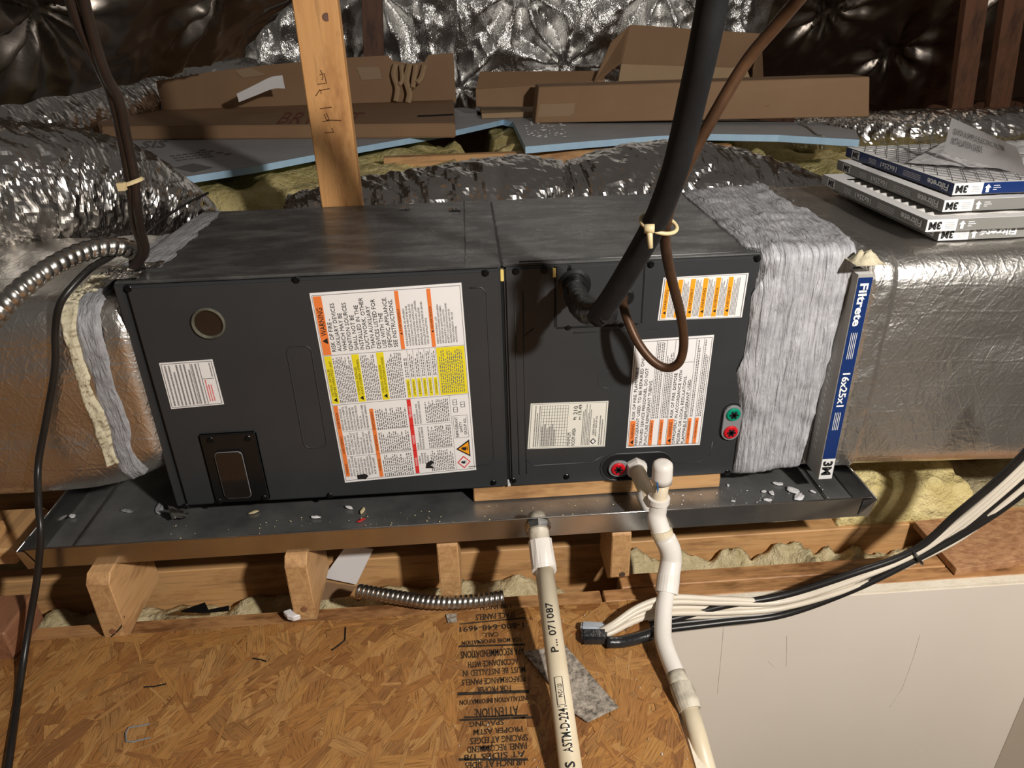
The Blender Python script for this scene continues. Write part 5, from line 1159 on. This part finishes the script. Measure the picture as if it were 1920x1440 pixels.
# ============================================================ PVC
dp = thing('pan_drain_pipe', 'cream PVC drain pipe running from the pan lip down to the floor', 'pipe', at(1066, 1440, z=ZF))
a0 = at(1008, 985, y=-0.100); a1 = at(1012, 1012, y=-0.118); a2 = at(1014, 1026, y=-0.128); a3 = at(1020, 1065, y=-0.155); endp = at(1078, 1500, z=ZF + 0.0185)
dr = (endp - a3).normalized()
MB().sweep([a0 + V((0, 0.02, 0.004)), a0, a1], [0.0175, 0.0185, 0.0185], 22).build('threaded_nipple', 'pvcdirty', dp, smooth=True)
MB().sweep([a0 + V((0, -0.002, 0)), a0 + V((0, -0.006, -0.001)), a0 + V((0, -0.010, -0.003))], [0.0235, 0.0245, 0.021], 8).build('lock_nut', 'pan', dp)
MB().sweep([a1, a2, a3], [0.0205, 0.0205, 0.0225], 24, rf=lambda L, a: 1 + (0.05 if math.sin(a * 14) > 0.2 else 0) * (1 if L < 0.03 else 0)).build('adapter', 'pvc', dp, smooth=False)
MB().sweep([a3 - dr * 0.002, a3 + dr * 0.006, a3 + dr * 0.007], [0.0222, 0.0222, 0.0195], 24).build('adapter_rim', 'pvc', dp)
pp = MB().sweep([a3, a3.lerp(endp, 0.5), endp], 0.0167, 24).build('pipe', 'pvcold', dp, smooth=True)
pm = MB()
pd_ = (endp - a3).normalized(); view = (CC - a3.lerp(endp, 0.5)).normalized(); side = pd_.cross(view).normalized(); outn = side.cross(pd_).normalized()
if outn.dot(view) < 0: outn = -outn
def pipe_text(t, px0, py0, px1, py1, h, bold=0.01):
    def along(py):
        best = min(range(400), key=lambda i: abs(_row(a3.lerp(endp, i / 400)) - py)); return best / 400
    s0, s1_ = along(py0), along(py1)
    def fn(a, b):
        c_ = a3.lerp(endp, s0 + (s1_ - s0) * a); ang = (b - 0.5) * h / 0.0167
        # text reads upwards along the pipe, tops to the left
        lf_ = -side if side.x > 0 else side
        return c_ + (outn * math.cos(ang) + lf_ * math.sin(ang)) * 0.0177
    text_map(pm, t, fn, bold=bold)
def _row(p):
    q = RW @ (p - CC); return 720 + F_PX * q.y / q.z
pipe_text('P... 071087', 1000, 1232, 1000, 1140, 0.011); pipe_text('A', 1000, 1058, 1000, 1050, 0.009); pipe_text('ASTM-D-2241', 1000, 1420, 1000, 1333, 0.013); pipe_text('S', 0, 1448, 0, 1436, 0.013); pipe_text('PVC-1120', 0, 1316, 0, 1292, 0.006)
def pipe_line(pa, pb, oa, ob):
    P = []
    for i in range(7):
        t = i / 6; py = pa + (pb - pa) * t; best = min(range(400), key=lambda k: abs(_row(a3.lerp(endp, k / 400)) - py)) / 400
        o_ = oa + (ob - oa) * t; lf_ = -side if side.x > 0 else side; P.append(a3.lerp(endp, best) + (outn * math.cos(o_) + lf_ * math.sin(o_)) * 0.0170)
    pm.sweep(P, 0.0005, 4)
for q in ((1278, 1330, 0.4, 0.4), (1278, 1330, -0.3, -0.3), (1278, 1278.1, 0.4, -0.3), (1330, 1330.1, 0.4, -0.3)): pipe_line(*q)
tag(pm.build('printed_marks', 'ink', dp, fixn=False), kind='stuff')
# condensate trap assembly
tp_ = thing('condensate_trap', 'white PVC condensate trap with capped standpipe dropping into the stairwell', 'pipe', at(1246, 1100, y=-0.14))
o0 = fp(1192, 874); 
MB().sweep([V((o0.x, 0.002, o0.z)), V((o0.x, -0.010, o0.z)), V((o0.x, -0.020, o0.z))], [0.0200, 0.0215, 0.0200], 6).build('hex_adapter', 'pvc', tp_, bevel=0.001, seg=1)
ty = -0.096
i1 = at(1214, 925, y=-0.070); tc = at(1231, 962, y=ty); 
MB().sweep(spline([V((o0.x, -0.012, o0.z)), at(1202, 900, y=-0.04), i1, at(1222, 945, y=-0.085)], 5), 0.0150, 20).build('inlet_pipe', 'pvcold', tp_, smooth=True)
MB().sweep([at(1209, 922, y=-0.062), at(1213, 932, y=-0.07), at(1226, 955, y=-0.092)], 0.0185, 22).build('tee_inlet', 'pvc', tp_, smooth=True)
s_top = at(1243, 868, y=ty); s_cap0 = at(1241, 900, y=ty); s_b = at(1236, 935, y=ty)
MB().sweep([at(1233, 955, y=ty), s_b, s_cap0], 0.0140, 20).build('standpipe', 'pvcold', tp_, smooth=True)
MB().sweep([at(1240.5, 903, y=ty), at(1241.5, 893, y=ty), at(1242.5, 876, y=ty), at(1243, 870, y=ty), at(1243.2, 866.5, y=ty), at(1243.2, 865.5, y=ty)], [0.0185, 0.0185, 0.0182, 0.0172, 0.013, 0.006], 28).build('cap', 'pvc', tp_, smooth=True)
MB().prism([at(*q, y=ty - 0.0152) for q in [(1231, 905), (1236, 905), (1235, 918), (1233, 925), (1232, 915)]], (0, 0.002, 0)).build('blue_mark', 'bluemark', tp_)
MB().sweep(spline([at(1235, 936, y=ty), at(1232, 955, y=ty), at(1231, 970, y=ty - 0.004), at(1238, 992, y=ty - 0.014), at(1242, 1003, y=ty - 0.02)], 5), [0.0190] + [0.0178] * 20, 24).build('tee', 'pvc', tp_, smooth=True)
MB().sweep([at(1235.6, 932, y=ty), at(1235, 937, y=ty), at(1234.6, 941, y=ty)], 0.0200, 24).build('tee_rim', 'pvc', tp_, smooth=False)
MB().sweep([at(1240, 994, y=ty - 0.016), at(1241, 999, y=ty - 0.018), at(1245, 1008, y=ty - 0.023)], [0.0200, 0.0200, 0.0190], 24).build('tee_rim', 'pvcold', tp_)
MB().sweep(spline([at(1245, 1006, y=-0.118), at(1256, 1030, y=-0.126), at(1258, 1052, y=-0.133), at(1254, 1078, y=-0.150), at(1250, 1110, y=-0.170)], 6), [0.0175] + [0.0198] * 12 + [0.0200] * 12, 24).build('elbow', 'pvc', tp_, smooth=True)
MB().sweep([at(1253.5, 1078, y=-0.150), at(1252, 1094, y=-0.160), at(1249.5, 1112, y=-0.172)], 0.0208, 24).build('coupling', 'pvc', tp_)
MB().sweep(spline([at(1249, 1110, z=-0.128), at(1245, 1140, z=-0.138), at(1243, 1172, z=-0.144), at(1244, 1200, z=-0.148), at(1254, 1232, z=-0.153), at(1271, 1272, z=-0.159), at(1290, 1320, z=-0.172)], 6), 0.0150, 22).build('bent_pipe', 'pvc', tp_, smooth=True)
MB().sweep([at(1267, 1262, z=-0.157), at(1270, 1270, z=-0.159), at(1276, 1285, z=-0.162)], 0.0158, 22).build('grimy_band', 'pvcdirty', tp_, smooth=True)
MB().sweep([at(1276, 1284, z=-0.162), at(1279, 1292, z=-0.164), at(1289, 1318, z=-0.171), at(1294, 1332, z=-0.175)], [0.0178, 0.0188, 0.0188, 0.0178], 22).build('lower_coupling', 'pvcdirty', tp_)
MB().sweep([at(1290, 1322, z=-0.172), at(1309, 1385, z=-0.19), at(1345, 1520, z=-0.23)], 0.0148, 22).build('lower_pipe', 'pvcold', tp_, smooth=True)

# ============================================================ CABLE BUNDLE AT THE RIGHT
stn = [(1118, 1196, 8, -0.218), (1150, 1186, 16, -0.212), (1200, 1163, 26, -0.190), (1260, 1150, 30, -0.178), (1360, 1147, 26, -0.174), (1470, 1134, 21, -0.176), (1600, 1092, 16, -0.185), (1716, 1042, 10, -0.190), (1800, 985, 22, -0.197), (1880, 920, 30, -0.21), (1960, 845, 36, -0.225), (2060, 740, 40, -0.25)]
order = [('w', [-1, -1, -1, -1, -.9, -.5, -.6, -.8, -.35, -.4, -.4, -.4]), ('w', [-.7, -.7, -.7, -.7, -.65, -.3, -.25, -.3, -.1, -.15, -.15, -.15]), ('w', [-.4, -.4, -.4, -.35, -.3, .0, .0, 0, .1, .1, .1, .1]), ('w', [0, -.1, -.1, .0, .05, .25, .55, .9, .95, .75, .75, .7]),
         ('b', [.5, .35, .3, .35, -.45, -.85, -1, -1, -1, -.8, -.8, -.8]), ('b', [.6, .6, .6, .65, .45, .55, .3, .3, .5, .45, .45, .45]), ('b', [.9, .9, .9, .95, .75, .85, .75, .6, .75, .95, 1, 1]), ('w', [.2, .15, .1, .25, .25, .4, .15, .55, .3, .35, .3, .3])]
cl_ = {'w': ['white jacketed cable in the tied bundle sagging over the stairwell', 'cablewht'], 'b': ['black jacketed cable in the tied bundle sagging over the stairwell', 'cableblk']}
for i, (k, offs) in enumerate(order):
    P = []
    for j, (x, y, w, yy) in enumerate(stn):
        nx, ny = (0.35, 1) if j > 5 else (0.05, 1)
        P.append(at(x + nx * w * offs[j] * 0.6, y + ny * w * offs[j], y=yy - 0.004 * math.sin(i * 2.4)))
    tag(MB().sweep(spline(P, 8), 0.0054 if k == 'w' else 0.0066, 10).build('cable', cl_[k][1], smooth=True), cl_[k][0], 'cable', 'white cables of the bundle' if k == 'w' else 'black cables of the bundle')
c_ = at(1718, 1042, y=-0.190); bt_ = MB(); ax = (at(1800, 985, y=-0.197) - at(1600, 1092, y=-0.185)).normalized(); s1 = ax.cross(V((0, 1, 0))).normalized(); s2 = ax.cross(s1); pts = []
for k in range(20):
    t = 2 * math.pi * k / 20; pts.append(c_ + s1 * math.cos(t) * 0.0175 + s2 * math.sin(t) * 0.0145)
bt_.sweep(pts + pts[:2], 0.0028, 6, cap=False); tag(bt_.build('cable_tie', 'cableblk'), 'black tie round the cable bundle above the white wall', 'zip tie')
tpw = thing('taped_cable_end', 'cut cable ends wrapped in black and silver tape on the floor', 'tape', at(1110, 1205, z=ZF))
e = [at(1090, 1211, z=ZF + 0.003), at(1138, 1211, z=ZF + 0.003), at(1138, 1190, z=ZF + 0.003), at(1090, 1190, z=ZF + 0.003)]
MB().hexa(e, [p + V((0, 0, 0.018)) for p in e]).build('black_wrap', 'vinyl', tpw, bevel=0.004, seg=2)
e = [at(1088, 1188, z=ZF + 0.004), at(1130, 1190, z=ZF + 0.004), at(1134, 1176, z=ZF + 0.004), at(1090, 1174, z=ZF + 0.004)]
MB().hexa(e, [p + V((0, 0, 0.016)) for p in e]).build('silver_wrap', 'ducttape', tpw, bevel=0.004, seg=2)
MB().sweep(spline([at(1137, 1205, z=ZF + 0.010), at(1170, 1203, z=ZF + 0.010), at(1200, 1196, z=ZF + 0.016), at(1228, 1186, z=ZF + 0.022)], 5), 0.010, 10, rf=lambda L, a: 1 + 0.12 * noise.noise(V((L * 60, a, 0)))).build('tape_tail', 'vinyl', tpw, smooth=True)

# ============================================================ SCRAPS, BOARDS, DEBRIS
lumber('scrap_board', (-0.60, -0.035, -0.085), (-0.300, 0.10, -0.047), 'pine_y', 'pale plywood offcut under the left plenum', 'wood scrap', bev=0.006)
lumber('scrap_board', (-0.62, -0.012, -0.045), (-0.335, 0.022, -0.018), 'pine_x', 'short stick lying on the plywood offcut', 'wood scrap', bev=0.003)
lumber('dark_block', (-0.62, -0.175, ZF - 0.004), (-0.262, -0.075, -0.118), 'redwood_y', 'dark red-brown timber block on the floor edge by the black cord', 'wood block', bev=0.004)
ob = thing('osb_offcut', 'loose strand board offcut lying over the joists at the right', 'board', at(1800, 1040, z=-0.17))
e = [at(*q, z=-0.166) for q in [(1714, 977), (1794, 1067), (2060, 1030), (2000, 945)]]
MB().prism([p - V((0, 0, 0.016)) for p in e], (0, 0, 0.016)).build('board', 'osb2', ob, bevel=0.001, seg=1)
yi = lumpy('insulation_scrap', 1.33, 1.64, 0.045, 0.36, ZF + 0.0, 0.075, 'insul', 'yellow insulation scrap beside the right end of the drain pan', 0.02, 14, 50, 40, seed=12, edge=0.15)
wc = thing('white_card', 'white card leaning against the joist beside the pale block', 'card', at(640, 1090, y=0.02))
MB().prism([at(*q, y=0.026) for q in [(606, 1083), (668, 1096), (700, 1030), (650, 1022)]], (0, 0.002, 0)).build('sheet', 'paper', wc)
MB().prism([at(*q, y=0.0) for q in [(600, 1090), (668, 1100), (655, 1118), (585, 1128)]], (0, 0.002, 0)).build('brown_flap', 'card', wc)
bs = MB().prism([at(*q, z=-0.19) for q in [(340, 1148), (385, 1132), (392, 1146), (430, 1138), (430, 1146), (380, 1150)]], (0, 0, 0.004)).build('black_scrap', 'black'); tag(bs, 'black plastic scrap lying between the joists', 'scrap')
ps = MB().prism([at(*q, z=ZF + 0.006) for q in [(532, 1154), (548, 1149), (556, 1158), (566, 1161), (552, 1166), (540, 1163)]], (0, 0, 0.012)).build('paper_scrap', 'paper', bevel=0.002, seg=1); tag(ps, 'torn white paper scrap at the foot of the pale block', 'paper')
ft = [at(*q, z=ZF + 0.004) for q in [(981, 1224), (1060, 1212), (1160, 1328), (1102, 1356), (1075, 1338)]]
tag(MB().prism(ft, (0, 0, 0.004)).build('felt_scrap', 'felt', bevel=0.001, seg=1), 'speckled grey felt offcut under the cream drain pipe', 'felt')
pc = MB().prism([at(*q, z=ZF + 0.003) for q in [(836, 1152), (856, 1151), (857, 1167), (840, 1168)]], (0, 0, 0.001)).build('grey_sticker', 'felt'); tag(pc, 'small grey square patch beside the floor lettering', 'patch')
def staple(pts, label):
    tag(MB().sweep([at(*q, z=ZF + 0.004) for q in pts], 0.0013, 6).build('staple', 'nail' if 'open' not in label else 'greyplug'), label, 'staple')
staple([(281, 1357), (262, 1361), (242, 1364), (236, 1374), (237, 1390), (248, 1391), (264, 1387), (282, 1383)], 'open grey wire staple lying on the strand board')
for q, lab in (([(270, 1288), (290, 1287), (312, 1282)], 'straight dark splinter crack on the floor left of the staple'), ([(648, 1176), (647, 1200), (628, 1215), (622, 1219)], 'hooked dark twig-like splinter on the floor below the conduit'), ([(474, 1234), (490, 1237), (499, 1240)], 'short dark splinter on the floor below the split block')):
    tag(MB().sweep([at(*p, z=ZF + 0.003) for p in q], 0.0012, 5).build('splinter', 'void'), lab, 'splinter', None)
rg = random.Random(11)
def bits(name, n, fn, m, smin, smax, label):
    mb = MB()
    for i in range(n):
        p = fn(); s_ = rg.uniform(smin, smax); a = rg.uniform(0, 6.28); d = V((math.cos(a), math.sin(a), 0)) * s_; e = V((-math.sin(a), math.cos(a), 0)) * s_ * rg.uniform(0.3, 0.8)
        up = V((0, 0, s_ * 0.6)); mb.add([p - d, p + e, p + d, p - e, p + up], [(0, 1, 4), (1, 2, 4), (2, 3, 4), (3, 0, 4), (0, 3, 2, 1)])
    return tag(mb.build(name, m), label, 'debris', kind='stuff')
PF = PZ0 + 0.0035
bits('pan_chips', 170, lambda: V((rg.uniform(-0.05, 0.95), rg.uniform(-0.095, -0.005), PF)), 'twig', 0.0006, 0.0022, 'tiny wood chips scattered along the drain pan')
bits('pan_crumbs', 70, lambda: V((rg.uniform(0.95, 1.25), rg.uniform(-0.09, 0.0), PF)), 'white_bit', 0.0006, 0.0025, 'pale mastic crumbs at the right end of the drain pan')
bits('floor_specks', 90, lambda: V((rg.uniform(0.5, 0.87), rg.uniform(-0.6, -0.15), ZF + 0.003)), 'white_bit', 0.0006, 0.002, 'white specks on the strand board floor')
def blob(px, py, z, s_, m, label, cat='debris', sq=0.5, name='mastic_lump', el=1.6):
    p = at(px, py, z=z); mb = MB(); n = 12; a0 = rg.uniform(0, 3)
    def fn(u, v):
        th = u * 2 * math.pi; ph = v * math.pi; k = 1 + 0.45 * noise.noise(V((math.cos(th) * 1.5 + px, math.sin(th) * 1.5, ph)))
        x = s_ * el * math.sin(ph) * math.cos(th) * k; y = s_ * math.sin(ph) * math.sin(th) * k
        return (p.x + x * math.cos(a0) - y * math.sin(a0), p.y + x * math.sin(a0) + y * math.cos(a0), p.z + s_ * sq * (1 - math.cos(ph)) * 0.5 * k)
    mb.grid(fn, n, 8); tag(mb.build(name, m, smooth=True), label, cat)
for i, (px, py, s_) in enumerate([(1459, 908, .006), (1432, 922, .004), (1447, 925, .005), (1440, 938, .005), (1486, 920, .009), (1498, 933, .009), (1524, 922, .004), (1375, 940, .003), (1365, 910, .003)]):
    blob(px, py, PF - 0.001, s_, 'white_bit', 'pale mastic crumb lying in the right end of the drain pan'); bpy.context.scene.collection.objects[-1]['group'] = 'mastic crumbs in the pan'
blob(136, 968, PF, 0.005, 'white_bit', 'white crumb against the left lip of the drain pan')
for px, py, m, lab in ((476, 961, 'twig', 'yellow wire-insulation scrap beside the breaker cover'), (592, 970, 'paper', 'white wire scrap in the pan'), (680, 958, 'twig', 'yellow curled wire scrap in the pan'), (677, 976, 'redbit', 'red wire scrap in the pan'), (655, 952, 'paper', 'small white wire scrap under the large label')):
    blob(px, py, PF, 0.004, m, lab, name='wire_scrap', el=2.4)
for i, (px, py, sx_) in enumerate(((300, 962, .022), (238, 966, .012))):
    blob(px + 0, py - 8, PF - 0.001, 0.008 if i == 0 else 0.005, 'mastic_l', 'grey mastic smear in the left end of the drain pan' if i == 0 else 'smaller grey mastic smear left of the unit corner', el=3, sq=0.3)
mb = MB(); c = fp(331, 957); mb.grid(lambda u, v: (c.x - 0.012 + 0.034 * u, -0.003 - 0.004 * noise.noise(V((u * 5, v * 5, 0))), c.z - 0.016 + 0.022 * v * (1 - 0.5 * u) + 0.01 * (1 - u) * v), 10, 6); mb.build('foil_tape', 'foilduct', pl, smooth=True)
for (px, py) in ((759, 392), (852, 394)):
    c = at(px, py, z=H_); mb = MB().grid(lambda u, v: (c.x - 0.012 + 0.024 * u, c.y - 0.01 + 0.02 * v, H_ + 0.001 + 0.006 * abs(fbm(V((u * 4 + px, v * 4, 2)), 3))), 8, 8)
    tag(mb.build('foil_bit', 'foilduct'), 'crumpled bit of foil on top of the unit ' + ('left of the crease' if px < 800 else 'by the crease'), 'foil')
bpy.data.objects.remove(FO)
